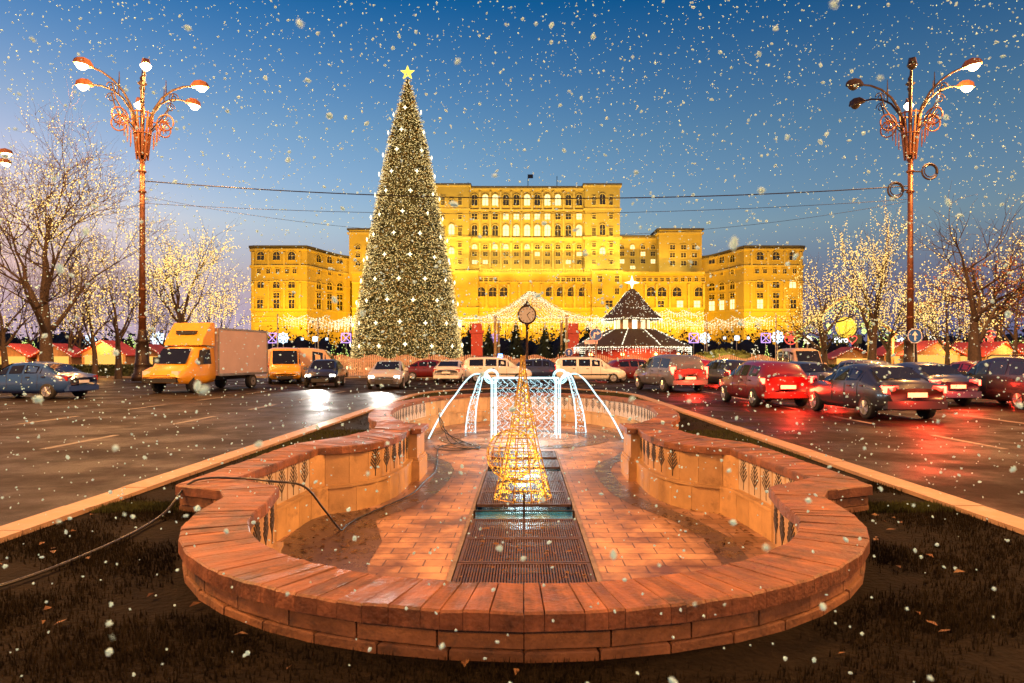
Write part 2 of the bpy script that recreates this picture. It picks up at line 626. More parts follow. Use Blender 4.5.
M['e_cyan'] = emit('cool_white_led', (.55, .9, 1), .9, True)
M['e_cyandim'] = emit('cool_white_led_net', (.55, .9, 1), .8)
M['e_tail'] = emit('tail_lamp', (1, .03, .015), 14.0, True)
M['e_brake'] = emit('amber_lamp', (1, .3, .03), 4.0)
M['e_head'] = emit('head_lamp', (1, .95, .82), 14)
M['tail_off'] = mat('tail_lens', (.35, .015, .012), .15)
M['head_off'] = mat('head_lens', (.6, .6, .6), .1)
M['e_blue'] = emit('police_beacon', (.1, .25, 1), 6)
M['e_window'] = emit('lit_window', (1, .78, .36), 0.75)
M['e_hut'] = emit('hut_interior', (1, .5, .1), .55, True)
M['e_snowflake'] = emit('snowflake_motif_led', (.62, .82, 1), 1.0)
M['e_violet'] = emit('violet_motif_led', (.7, .4, 1), 0.6)
M['e_red'] = emit('red_motif_led', (1, .1, .06), 0.7)
M['e_disc'] = emit('yellow_round_sign', (1, .62, .05), .7)
M['clockface'] = emit('clock_dial', (1, .47, .2), .3)

# ------------------------------------------------------------------ geometry of the fountain in plan (right half: inner edge, outer edge)
PAIRS = []
for i in range(11):
    t = radians(-90 + 9 * i)
    PAIRS.append(((2.3 * cos(t), 6.1 + 2.14 * sin(t)), (2.8 * cos(t), 6.1 + 2.61 * sin(t))))
PAIRS[0] = ((0, 3.96), (0, 3.49))
PAIRS += [((2.38, 6.5), (2.83, 6.42)), ((2.46, 6.88), (3.0, 6.73)), ((3.1, 7.42), (3.57, 6.98)), ((3.08, 7.95), (3.56, 7.95)), ((3.05, 8.45), (3.54, 8.45)),
          ((3.02, 8.95), (3.53, 8.95)), ((2.98, 9.4), (3.52, 9.45)), ((2.95, 9.8), (3.5, 9.9)), ((2.65, 9.95), (3.45, 10.4)), ((2.38, 10.2), (3.2, 10.85)),
          ((2.18, 10.65), (2.95, 11.4)), ((2.08, 11.2), (2.82, 11.95)), ((2.05, 11.75), (2.78, 12.35)), ((2.07, 12.5), (2.78, 12.7))]
N_PIER = len(PAIRS) - 1
PAIRS += [((2.07, 13.4), (2.9, 13.4)), ((2.3, 13.6), (2.98, 13.75)), ((2.62, 14.25), (3.14, 14.1)), ((2.95, 15.2), (3.42, 14.95)), ((3.15, 16.2), (3.63, 16.0)),
          ((3.28, 17.3), (3.78, 17.2)), ((3.33, 18.6), (3.83, 18.6)), ((3.25, 19.9), (3.73, 20.1)), ((3.0, 21.3), (3.45, 21.6)), ((2.55, 22.6), (2.95, 22.95)),
          ((1.9, 23.7), (2.2, 24.15)), ((1.0, 24.5), (1.15, 25.0)), ((0, 24.8), (0, 25.3))]
ZC, ZF = .34, -.62
IN = [p[0] for p in PAIRS]
OUT = [p[1] for p in PAIRS]


def loop(half):
    return list(half) + [(-x, y) for x, y in reversed(half[1:-1])]


def offset(path, d):
    """open polyline moved to its left by d"""
    out = []
    for i, p in enumerate(path):
        a = path[max(0, i - 1)]; b = path[min(len(path) - 1, i + 1)]
        dx, dy = b[0] - a[0], b[1] - a[1]
        L = math.hypot(dx, dy) or 1
        out.append((p[0] - dy / L * d, p[1] + dx / L * d))
    return out


def resample(path, step):
    pts = [path[0]]
    acc = 0.0
    segs = []
    for a, b in zip(path, path[1:]):
        segs.append((a, b, math.hypot(b[0] - a[0], b[1] - a[1])))
    total = sum(s[2] for s in segs)
    n = max(1, round(total / step))
    want = [total * k / n for k in range(1, n)]
    pos = 0.0
    for a, b, L in segs:
        while want and want[0] <= pos + L + 1e-9:
            t = (want.pop(0) - pos) / L
            pts.append((a[0] + (b[0] - a[0]) * t, a[1] + (b[1] - a[1]) * t))
        pos += L
    pts.append(path[-1])
    return pts


# ------------------------------------------------------------------ the setting
rnd = random.Random(7)
ML = 4.42          # half width of the median lawn
nose = [(ML, -6), (ML, 27)] + [(ML * cos(t), 27 + 7 * sin(t)) for t in [radians(a) for a in range(10, 171, 10)]] + [(-ML, 27), (-ML, -6)]
g = MB().poly([[(-3000, -300), (3000, -300), (3000, 4000), (-3000, 4000)], nose], -.03)
tag(g.build('ground', M['ground']), kind='structure')
KW = .31
nose_o = offset(nose, -KW)
rd = MB().poly([[(-23, -60), (23, -60), (23, 30), (60, 36), (60, 53.5), (-60, 53.5), (-60, 36), (-23, 30)], nose_o], 0.0)
tag(rd.build('road', M['asphalt']), kind='structure')
lw = MB()
# lawn, finely cut so that it can be uneven
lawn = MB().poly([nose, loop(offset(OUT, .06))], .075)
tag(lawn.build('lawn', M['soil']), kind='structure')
kb = MB()
kp = resample(nose[:], 1.0)
kpo = offset(kp, -KW)
for i in range(len(kp) - 1):
    a, b, c, d = kp[i], kp[i + 1], kpo[i + 1], kpo[i]
    def sh(p, q, t=.006):
        L = math.hypot(q[0] - p[0], q[1] - p[1]) or 1
        return (p[0] + (q[0] - p[0]) * t / L, p[1] + (q[1] - p[1]) * t / L)
    o4 = [sh(d, c), sh(c, d), sh(b, a), sh(a, b)]
    j = rnd.uniform(-.004, .004)
    kb.prism(o4, -.05, .12 + j)
tag(kb.build('kerb', M['kerb']), kind='structure')
# far pavement beyond the cross road and on the outer side of both carriageways
pv = MB()
pv.prism([(-60, 53.8), (60, 53.8), (60, 110), (-60, 110)], -.05, .13)
pv.prism([(-60, 30.4), (-60, -60), (-23.3, -60), (-23.3, 29.6), (-30, 35.5), (-60, 35.5)], -.05, .13)
pv.prism([(23.3, -60), (60, -60), (60, 35.5), (30, 35.5), (23.3, 29.6)], -.05, .13)
tag(pv.build('pavement', mat('pavement_slabs', (.2, .16, .13), .5, var=.3, vscale=2, rvar=.15)), kind='structure')
# painted lane lines
ln = MB()
for X in (-8.6, -12.4, 8.6, 12.4):
    for k in range(10):
        y0 = 3 + k * 4.6
        if y0 < 34:
            ln.box(X - .07, X + .07, y0, y0 + 2.2, .002, .006)
ln.add([(-22.8, -20, .005), (-22.65, -20, .005), (-22.65, 29, .005), (-22.8, 29, .005)], [(0, 1, 2, 3)])
ln.add([(22.65, -20, .005), (22.8, -20, .005), (22.8, 29, .005), (22.65, 29, .005)], [(0, 1, 2, 3)])
tag(ln.build('road_markings', M['paint']), kind='structure')


def grass(name, count, region, hmin, hmax, m, seed, label):
    r = random.Random(seed)
    b = MB()
    n = 0
    while n < count:
        p = region(r)
        if p is None:
            continue
        n += 1
        x, y = p
        h = r.uniform(hmin, hmax)
        for k in range(2):
            a = r.uniform(0, 2 * pi)
            w = r.uniform(.003, .007)
            lx, ly = cos(a) * h * .5 * r.random(), sin(a) * h * .5 * r.random()
            dx, dy = -sin(a) * w, cos(a) * w
            xx, yy = x + r.uniform(-.03, .03), y + r.uniform(-.03, .03)
            b.add([(xx - dx, yy - dy, .07), (xx + dx, yy + dy, .07), (xx + lx, yy + ly, .075 + h)], [(0, 1, 2)])
    return tag(b.build(name, m), label, 'grass', kind='stuff')


OUTL = loop(OUT)


def inside(pt, polyg):
    x, y = pt
    c = False
    j = len(polyg) - 1
    for i in range(len(polyg)):
        xi, yi = polyg[i]; xj, yj = polyg[j]
        if (yi > y) != (yj > y) and x < (xj - xi) * (y - yi) / (yj - yi) + xi:
            c = not c
        j = i
    return c


OUTBIG = loop(offset(OUT, -.03))


def near_lawn(r):
    p = (r.uniform(-4.38, 4.38), r.uniform(2.2, 8.5) if r.random() < .85 else r.uniform(8.5, 26))
    if inside(p, OUTBIG):
        return None
    # clumps
    v = sin(p[0] * 3.1 + sin(p[1] * 2.3) * 2) + sin(p[1] * 4.3 + p[0]) + r.uniform(-1.2, 1.2)
    return p if v > .2 else None


def green_patch(r):
    s = r.choice((-1, 1))
    p = (s * r.uniform(2.8, 4.38), r.choice((r.uniform(6.9, 7.3), r.uniform(10.4, 14.6), r.uniform(20, 30))))
    return None if inside(p, OUTBIG) else p


grass('dead_grass', 26000, near_lawn, .015, .06, M['dry_grass'], 3, 'short dead brown grass and straw on the dark soil around the fountain')
grass('green_grass', 15000, green_patch, .02, .06, M['grass'], 4, 'green winter grass in the narrow patches between fountain coping and kerb')
lf = MB()
for i in range(420):
    q = rnd.random()
    if q < .45:
        p = (rnd.uniform(-2.9, -1.9) if rnd.random() < .7 else rnd.uniform(1.9, 2.9), rnd.uniform(7.6, 10.2)); z = ZF + .012
    elif q < .6:
        p = (rnd.uniform(-.7, .7), rnd.uniform(6.6, 9.3)); z = ZF + .04
    else:
        p = (rnd.uniform(-4.3, 4.3), rnd.uniform(2.4, 7.5)); z = .10
        if inside(p, OUTBIG): continue
    a = rnd.uniform(0, 6.28); l = rnd.uniform(.02, .05)
    c, s_ = cos(a) * l, sin(a) * l
    lf.add([(p[0] - c, p[1] - s_, z), (p[0] + s_ * .5, p[1] - c * .5, z + rnd.uniform(0, .02)), (p[0] + c, p[1] + s_, z + .004), (p[0] - s_ * .5, p[1] + c * .5, z + rnd.uniform(0, .02))], [(0, 1, 2, 3)])
tag(lf.build('fallen_leaves', M['leaf']), 'brown fallen leaves scattered on the soil and along the sunken fountain floor', 'leaves', kind='stuff')

# ------------------------------------------------------------------ fountain basin
fb = thing('fountain_basin', 'sunken horseshoe stone fountain basin with wide reddish coping slabs and carved leaf panels', 'fountain', (0, 6, .07))
FBL = Vector((0, 6, .07))


def fbuild(mb, name, m, smooth=False, parent=None):
    mb.v = [(x - FBL.x, y - FBL.y, z - FBL.z) for x, y, z in mb.v]
    return mb.build(name, m, parent or fb, smooth)


def shrink(q, t=.006):
    cx = sum(p[0] for p in q) / 4; cy = sum(p[1] for p in q) / 4
    out = []
    for p in q:
        L = math.hypot(p[0] - cx, p[1] - cy)
        k = max(0, (L - t)) / L
        out.append((cx + (p[0] - cx) * k, cy + (p[1] - cy) * k))
    return out


rnd = random.Random(21)
cop = MB()


def slab(mb, q, z0, z1, bev=.012):
    """stone with worn top edges"""
    n = len(q)
    cx = sum(p[0] for p in q) / n; cy = sum(p[1] for p in q) / n
    def ins(d):
        return [(cx + (p[0] - cx) * (1 - d / max(.05, math.hypot(p[0] - cx, p[1] - cy))), cy + (p[1] - cy) * (1 - d / max(.05, math.hypot(p[0] - cx, p[1] - cy)))) for p in q]
    tl = [rnd.uniform(-.004, .004) for _ in q]
    v = [(x, y, z0) for x, y in q] + [(x, y, z1 - bev + tl[i]) for i, (x, y) in enumerate(q)] + [(x, y, z1 + tl[i]) for i, (x, y) in enumerate(ins(bev))]
    f = [tuple(reversed(range(n))), tuple(range(2 * n, 3 * n))]
    for k in range(2):
        f += [(k * n + i, k * n + (i + 1) % n, (k + 1) * n + (i + 1) % n, (k + 1) * n + i) for i in range(n)]
    mb.add(v, f)


for sgn in (1, -1):
    for (i0, o0), (i1, o1) in zip(PAIRS, PAIRS[1:]):
        wd = math.hypot(o1[0] - o0[0], o1[1] - o0[1])
        nsub = 3 if wd > .38 else 2 if wd > .25 else 1
        cuts = [0] + sorted((rnd.uniform(.2, .45), rnd.uniform(.55, .8)))[:nsub - 1] + [1] if nsub == 3 else [0, rnd.uniform(.35, .65), 1]
        for k in range(nsub):
            lerp2 = lambda p, q_, t: (p[0] + (q_[0] - p[0]) * t, p[1] + (q_[1] - p[1]) * t)
            ta, tb = cuts[k], cuts[k + 1]
            if nsub == 1: ta, tb = 0, 1
            q = [lerp2(o0, o1, ta), lerp2(o0, o1, tb), lerp2(i0, i1, tb), lerp2(i0, i1, ta)]
            q = shrink(q, .005)
            if sgn < 0:
                q = [(-x, y) for x, y in reversed(q)]
            slab(cop, q, ZC - .1, ZC + rnd.uniform(-.003, .004))
fbuild(cop, 'coping', M['coping'])

# outside courses of rough blocks
ow = MB()
for sgn in (1, -1):
    for course, (za, zb, off) in enumerate(((.138, .232, .035), (.0, .13, .02))):
        path = resample(offset(OUT, off), .40 if course else .46)
        pin = offset(path, .2)
        for k in range(len(path) - 1):
            q = [path[k], path[k + 1], pin[k + 1], pin[k]]
            if course == 0 and k == 0:
                pass
            q = shrink(q, .006)
            d = rnd.uniform(-.008, .008)
            q = [(x, y + d * .5) for x, y in q]
            if sgn < 0:
                q = [(-x, y) for x, y in reversed(q)]
            slab(ow, q, za, zb + rnd.uniform(-.004, .002), .01)
fbuild(ow, 'outer_wall', M['block'])

# inner walls: upper panels, ledge, lower plinth
panels = []      # (mid point, tangent, normal to the basin, index, x sign)
runs = [IN[:13], IN[13:N_PIER + 1], IN[N_PIER + 2:]]
for sgn in (1, -1):
    def fx(q):
        return q if sgn > 0 else [(-x, y) for x, y in reversed(q)]
    for ri, run in enumerate(runs):
        up, led, low = MB(), MB(), MB()
        face = resample(offset(run, -.05), .36)
        back = offset(face, -.16)
        for k in range(len(face) - 1):
            a, b = face[k], face[k + 1]
            q = [back[k], back[k + 1], b, a]
            m = shrink(q, .0035)
            (up).prism(fx(m), -.215, ZC - .1)
            L = math.hypot(b[0] - a[0], b[1] - a[1])
            tx, ty = (b[0] - a[0]) / L, (b[1] - a[1]) / L
            panels.append((((a[0] + b[0]) / 2 * sgn, (a[1] + b[1]) / 2), (tx * sgn, ty), (-ty * sgn, tx), ri, k, len(face) - 1, sgn))
        lf_ = offset(face, .085); 
        for k in range(len(face) - 1):
            led.prism(fx([back[k], back[k + 1], lf_[k + 1], lf_[k]]), -.255, -.215)
        lw_ = resample(offset(run, .015), .42)
        lb = offset(lw_, -.2)
        for k in range(len(lw_) - 1):
            low.prism(fx(shrink([lb[k], lb[k + 1], lw_[k + 1], lw_[k]], .003)), ZF - .05, -.255)
        fbuild(up, 'wall_panel', M['facing'])
        fbuild(led, 'ledge', M['facing'])
        fbuild(low, 'plinth', M['facing'])
    # return wall at the end of the horseshoe
    up = MB()
    q = [(2.5, 6.9), (2.62, 6.8), (3.2, 7.36), (3.12, 7.46)]
    up.prism(fx(q), ZF - .05, ZC - .1)
    fbuild(up, 'return_wall', M['facing'])
    # piers
    for (y0, y1) in ((12.52, 13.42),):
        pr = MB()
        def bx(x0, x1, ya, yb, za, zb):
            pr.prism(fx([(x0, ya), (x1, ya), (x1, yb), (x0, yb)]), za, zb)
        bx(1.96, 2.6, y0, y1, -.2, ZC - .1)
        bx(1.93, 2.6, y0 - .03, y1 + .03, -.26, -.2)
        bx(1.91, 2.6, y0 - .05, y1 + .05, ZF - .05, -.26)
        fbuild(pr, 'pier', M['facing'])
        cp = MB()
        q = [(1.88, y0 - .06), (2.06, y0 - .06), (2.06, y1 + .05), (1.88, y1 + .05)]
        slab(cp, fx(q), ZC - .1, ZC + .002)
        fbuild(cp, 'pier_cap', M['coping'])


def leaf_mesh(h=.39, w=.25):
    """fern leaf: stem and four pairs of leaflets, in the x-z plane, front at y = -0.006"""
    b = MB()
    b.prism_xz([(-.007, -h * .5), (.007, -h * .5), (.004, h * .45), (-.004, h * .45)], -.006, .004)
    for i in range(5):
        z = -h * .26 + i * h * .15
        L = w * (.5 - .055 * i)
        for s in (1, -1):
            pts = [(s * .006, z), (s * L, z + L * .95), (s * (L - .004), z + L * 1.12), (s * .006, z + .03)]
            if s < 0:
                pts = pts[::-1]
            b.prism_xz(pts, -.006, .004)
    b.prism_xz([(-.016, h * .38), (.016, h * .38), (0, h * .56)], -.006, .004)
    return b


leaf0 = None
pale = MB()
nleaf = 0
for (mp, tg, nm, ri, k, n, sgn) in panels:
    use = (ri == 0 and k >= 4 and k <= n - 1) or (ri == 1 and (k < 6 or n - 6 <= k)) or ri == 2
    if not use or nleaf >= 98:
        continue
    nleaf += 1
    if leaf0 is None:
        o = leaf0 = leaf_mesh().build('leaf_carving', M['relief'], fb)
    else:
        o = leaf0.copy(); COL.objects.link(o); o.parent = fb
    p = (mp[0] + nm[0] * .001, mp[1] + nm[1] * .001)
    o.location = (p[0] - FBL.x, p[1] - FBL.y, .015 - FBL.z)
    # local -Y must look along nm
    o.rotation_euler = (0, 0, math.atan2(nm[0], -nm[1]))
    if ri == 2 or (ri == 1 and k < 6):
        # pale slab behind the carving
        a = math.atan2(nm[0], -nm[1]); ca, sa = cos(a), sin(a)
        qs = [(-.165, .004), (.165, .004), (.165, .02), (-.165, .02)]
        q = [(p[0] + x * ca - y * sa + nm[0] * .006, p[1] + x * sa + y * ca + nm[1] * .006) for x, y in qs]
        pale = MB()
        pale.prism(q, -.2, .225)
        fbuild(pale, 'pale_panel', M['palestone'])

# floor with the drain channel cut out, dark stone bands
TW = .74
INL = loop(offset(IN, -.03))
fl = MB().poly([INL, [(-TW, 4.6), (TW, 4.6), (TW, 16.4), (-TW, 16.4)]], ZF)
fbuild(fl, 'paved_floor', M['paving'])
bd = MB()
for sgn in (1, -1):
    bandp = [(1.55, 5.2), (2.05, 6.3), (2.35, 7.5), (2.42, 8.6), (2.2, 9.6), (1.85, 10.4), (1.62, 11.3), (1.55, 12.4), (1.55, 13.6), (1.75, 14.6), (2.2, 15.4), (2.62, 16.6), (2.8, 18.0), (2.75, 19.6), (2.4, 21.2)]
    bp_ = resample(bandp, .25)
    a, b = offset(bp_, .17), offset(bp_, -.17)
    for k in range(len(a) - 1):
        q = [b[k], b[k + 1], a[k + 1], a[k]]
        q = [(x * sgn, y) for x, y in q]
        if sgn < 0: q = q[::-1]
        bd.add([(x, y, ZF + .004) for x, y in q], [(0, 1, 2, 3)])
# ring of dark stone under the light fountain
ring_o = [(2.35 * cos(2 * pi * k / 48), 19.0 + 2.2 * sin(2 * pi * k / 48)) for k in range(48)]
ring_i = [(1.75 * cos(2 * pi * k / 48), 19.0 + 1.65 * sin(2 * pi * k / 48)) for k in range(48)]
bd.poly([ring_o, ring_i], ZF + .008)
fbuild(bd, 'dark_floor_band', M['darkband'])
wetp = MB()
for sgn, pts in ((-1, [(2.98, 7.55), (2.98, 9.7), (2.6, 9.95), (2.3, 10.2), (2.1, 9.6), (1.75, 8.4), (1.7, 7.4), (1.5, 6.6), (2.3, 7.0)]),):
    q = [(x * sgn, y) for x, y in pts]
    wetp.poly([q[::-1]], ZF + .0065)
fbuild(wetp, 'dark_wet_patch', M['darkband'])
tr = MB()
for s in (1, -1):
    xa, xb = (TW, TW + .05) if s > 0 else (-TW - .05, -TW)
    tr.box(xa, xb, 4.6, 16.4, ZF - .45, ZF + .014)
tr.box(-TW, TW, 4.55, 4.6, ZF - .45, ZF + .014)
tr.box(-TW, TW, 16.4, 16.45, ZF - .45, ZF + .014)
tr.box(-TW, TW, 4.6, 16.4, ZF - .5, ZF - .45)
fbuild(tr, 'drain_channel', M['trough'])
wt = MB().poly([[(-TW, 4.6), (TW, 4.6), (TW, 16.4), (-TW, 16.4)]], ZF - .07)
fbuild(wt, 'water', M['water'])

# grates laid over the channel
gt = MB()
GW = TW - .015
for x in (-GW, GW - .04):
    gt.box(x, x + .04, -.5, .5, -.04, 0)
for y in (-.5, .46):
    gt.box(-GW + .04, GW - .04, y, y + .04, -.04, 0)
for k in range(46):
    x = -GW + .055 + k * (2 * GW - .11) / 45
    gt.box(x - .0085, x + .0085, -.46, .46, -.03, -.004)
for y in (-.25, 0, .25):
    gt.box(-GW + .04, GW - .04, y - .006, y + .006, -.038, -.031)
labs = {4.95: 'rusty bar grate half hidden under the near coping, nearest of the drain covers',
        5.97: 'second rusty bar grate from the near coping, over the drain channel',
        6.99: 'third rusty bar grate from the near coping, over the drain channel',
        8.01: 'fourth rusty bar grate from the near coping, with scattered leaves on it',
        9.03: 'rusty bar grate that ends at the open water gap before the golden cone',
        10.95: 'rusty bar grate beneath the glowing base of the golden light cone',
        11.97: 'rusty bar grate just behind the golden light cone',
        12.99: 'rusty bar grate beneath the golden wire globe, farther side of it',
        14.5: 'lone rusty bar grate between two water gaps near the white light fountain',
        15.9: 'farthest rusty bar grate, at the foot of the white light fountain'}
g0 = None
for y, lab in labs.items():
    if g0 is None:
        g0 = gt.build('drain_grate', M['rust']); o = g0
    else:
        o = g0.copy(); COL.objects.link(o)
    o.location = (0, y, ZF + .012 + rnd.uniform(-.004, .004))
    tag(o, lab, 'grate', 'bar grates over the drain channel')
rl = MB()
for x in (-.7, 0, .7):
    rl.tube([(x, 0, -.42), (x, 0, .34 if x == 0 else .1)], .016, 6)
rl.tube([(-.7, 0, .1), (.7, 0, .1)], .012, 6)
o = rl.build('iron_railing', M['iron'], loc=(.0, 9.62, ZF))
tag(o, 'thin dark iron rail across the open water gap of the channel', 'railing')

# ------------------------------------------------------------------ light decorations in the fountain
gc = thing('light_cone', 'tall slim golden wire cone wrapped in warm fairy lights, standing on the grates', 'light cone', (-.02, 10.95, ZF + .012))
wire, bulbs, dimb = MB(), MB(), MB()
CH, CR = 2.28, .46


def cr(z):
    t = 1 - z / CH
    return .028 + (CR - .028) * t ** 1.35


for k in range(10):
    a = 2 * pi * k / 10
    wire.tube([(cr(z) * cos(a), cr(z) * sin(a), z) for z in [CH * i / 10 for i in range(11)]], .008, 4)
for i in range(9):
    z = .02 + i * .16
    wire.torus((0, 0, z), cr(z), .007, 18, 4, 'z')
r2 = random.Random(5)
for i in range(1500):
    z = CH * (1 - sqrt(r2.random())) if r2.random() < .8 else r2.uniform(0, CH)
    a = r2.uniform(0, 2 * pi); r = cr(z) * r2.uniform(.75, 1.03)
    (bulbs if r2.random() < (.75 if z < .75 else .33) else dimb).octa((r * cos(a), r * sin(a), z), r2.uniform(.007, .014))
wire.build('wire_frame', M['gold'], gc)
bulbs.build('fairy_lights', M['e_gold'], gc)
dimb.build('dim_fairy_lights', M['e_golddim'], gc)
gs = thing('light_globe', 'round golden wire globe with fairy lights beside the tall light cone', 'light globe', (-.23, 12.6, ZF + .012))
wire, bulbs = MB(), MB()
R = .46
for k in range(9):
    a = pi * k / 9
    wire.tube([(R * cos(t) * cos(a), R * cos(t) * sin(a), R + R * sin(t)) for t in [2 * pi * i / 24 for i in range(25)]], .007, 4)
for i in range(1, 8):
    p = -pi / 2 + pi * i / 8
    wire.torus((0, 0, R + R * sin(p)), R * cos(p), .007, 24, 4, 'z')
for i in range(520):
    u = r2.uniform(-1, 1); a = r2.uniform(0, 2 * pi); q = sqrt(1 - u * u)
    bulbs.octa((R * q * cos(a), R * q * sin(a), R + R * u), r2.uniform(.005, .009))
wire.build('wire_frame', M['gold'], gs)
bulbs.build('fairy_lights', M['e_gold'], gs)

lf0 = thing('light_fountain', 'fountain shaped frame of cool white lights with arching jets and zigzag curtains', 'light decoration', (0.05, 18.8, ZF))
fr, zig, net = MB(), MB(), MB()
TOP = 1.68
for y in (0, .9):
    for x in (-.9, .9):
        for dx in (-.05, .05):
            fr.tube([(x + dx, y, .03), (x + dx, y, TOP)], .014, 5)
    fr.tube([(-.9, y, TOP), (.9, y, TOP)], .014, 5)
for x in (-.9, .9):
    fr.tube([(x, 0, TOP), (x, .9, TOP)], .014, 5)
fr.build('curtain_frame', M['e_cyan'], lf0)
# zigzag strips
for c0 in range(9):
    x0 = -.84 + c0 * .19
    pts = []
    for k in range(13):
        pts.append((x0 + (.16 if k % 2 else 0), -.005, .06 + k * .132))
    zig.tube(pts, .007, 4, caps=False)
for i in range(1500):
    net.octa((r2.uniform(-.85, .85), r2.choice((0, .9)), r2.uniform(.03, TOP)), .009)
zig.build('zigzag_curtain', M['e_cyandim'], lf0)
net.build('light_net', M['e_cyandim'], lf0)
for s in (1, -1):
    a = MB()
    pts = []
    for i in range(25):
        t = i / 24
        x = .92 + (2.66 - .92) * t
        # loop up from the curtain corner then falls outward
        z = 1.58 + .32 * sin(pi * min(1, t * 1.7)) * (1 - t) - 1.86 * max(0, t - .22) ** 1.9 * 1.33
        pts.append((s * x, -.1 * t, max(.02, z)))
    for d in (-.03, .03):
        a.tube([(p[0], p[1] + d, p[2]) for p in pts], .021, 6)
    a.build('water_jet', M['e_cyan'], lf0)
    b = MB()
    for i in range(2):
        pts = []
        for j in range(21):
            t = j / 20
            pts.append((s * (.95 + .55 * sin(pi * .5 * t)) + s * i * .3 * t, .3 + 1.3 * t, 1.6 + .22 * sin(pi * min(1, t * 2)) - 1.62 * max(0, t - .2) ** 1.6 * 1.45))
        b.tube([(p[0], p[1], max(.02, p[2])) for p in pts], .018, 5)
    for j in range(320):
        t = r2.random()
        x = s * (.95 + .55 * sin(pi * .5 * t)) + s * r2.random() * .3 * t
        b.octa((x, .3 + 1.3 * t, max(.02, 1.6 + .22 * sin(pi * min(1, t * 2)) - 1.62 * max(0, t - .2) ** 1.6 * 1.45 + r2.uniform(-.03, .03))), .011)
    b.build('falling_ribbon', M['e_cyan'], lf0)
    c = MB()
    for rr in (.16, .2):
        c.torus((s * .95, .1, TOP + .05), rr, .012, 18, 5, 'y')
    c.build('light_ring', M['e_cyan'], lf0)

point_light('led_glow', (0, -.5, 1.3), 70, (.6, .9, 1), .5, lf0)
point_light('led_glow', (0, 1.6, 1.3), 80, (.6, .9, 1), .5, lf0)

# cables
def cable(name, pts, r, lab, n=6):
    # Catmull-Rom through the points
    P = [Vector(p) for p in pts]
    out = []
    for i in range(len(P) - 1):
        p0 = P[max(0, i - 1)]; p1 = P[i]; p2 = P[i + 1]; p3 = P[min(len(P) - 1, i + 2)]
        for k in range(8):
            t = k / 8
            out.append(.5 * ((2 * p1) + (-p0 + p2) * t + (2 * p0 - 5 * p1 + 4 * p2 - p3) * t * t + (-p0 + 3 * p1 - 3 * p2 + p3) * t ** 3))
    out.append(P[-1])
    b = MB().tube(out, r, n)
    o = b.build(name, M['rubber'], smooth=True)
    return tag(o, lab, 'cable')


cable('power_cable', [(-4.3, 3.9, .1), (-3.6, 4.5, .1), (-3.42, 5.5, .105), (-3.5, 6.6, .12), (-3.42, 7.06, .365), (-3.0, 7.25, .36), (-2.62, 7.06, .365), (-2.36, 7.3, .27), (-2.27, 7.7, -.05), (-2.24, 8.15, -.36), (-2.3, 8.6, -.53), (-2.36, 9.1, -.59), (-2.3, 9.6, -.6),
                      (-2.12, 10.2, -.6), (-1.85, 11.2, -.6), (-1.8, 12.3, -.6), (-1.75, 13.4, -.6), (-1.9, 15, -.6), (-2.1, 17, -.6), (-1.6, 18.2, -.6)], .0125,
      'long black power cable running over the soil and coping down into the fountain')
for k in range(3):
    pts = [(-2.3 + .1 * k, 17.4, ZF + .02), (-2.1 + .15 * k, 16.6 + .3 * k, ZF + .03), (-1.6, 16.5 + .25 * k, ZF + .02), (-1.1, 17.1 - .2 * k, ZF + .02), (-1.5 - .2 * k, 17.7, ZF + .04), (-2.15, 18.0, ZF + .35 + .1 * k), (-2.3, 18.4, ZF + .9 - .1 * k)]
    cable('light_cable', pts, .012, ['thin black cable looped closest to the left jet of the light fountain', 'thin black cable in the middle of the tangle by the left light jet', 'thin black cable reaching highest in the tangle by the left light jet'][k], 5)

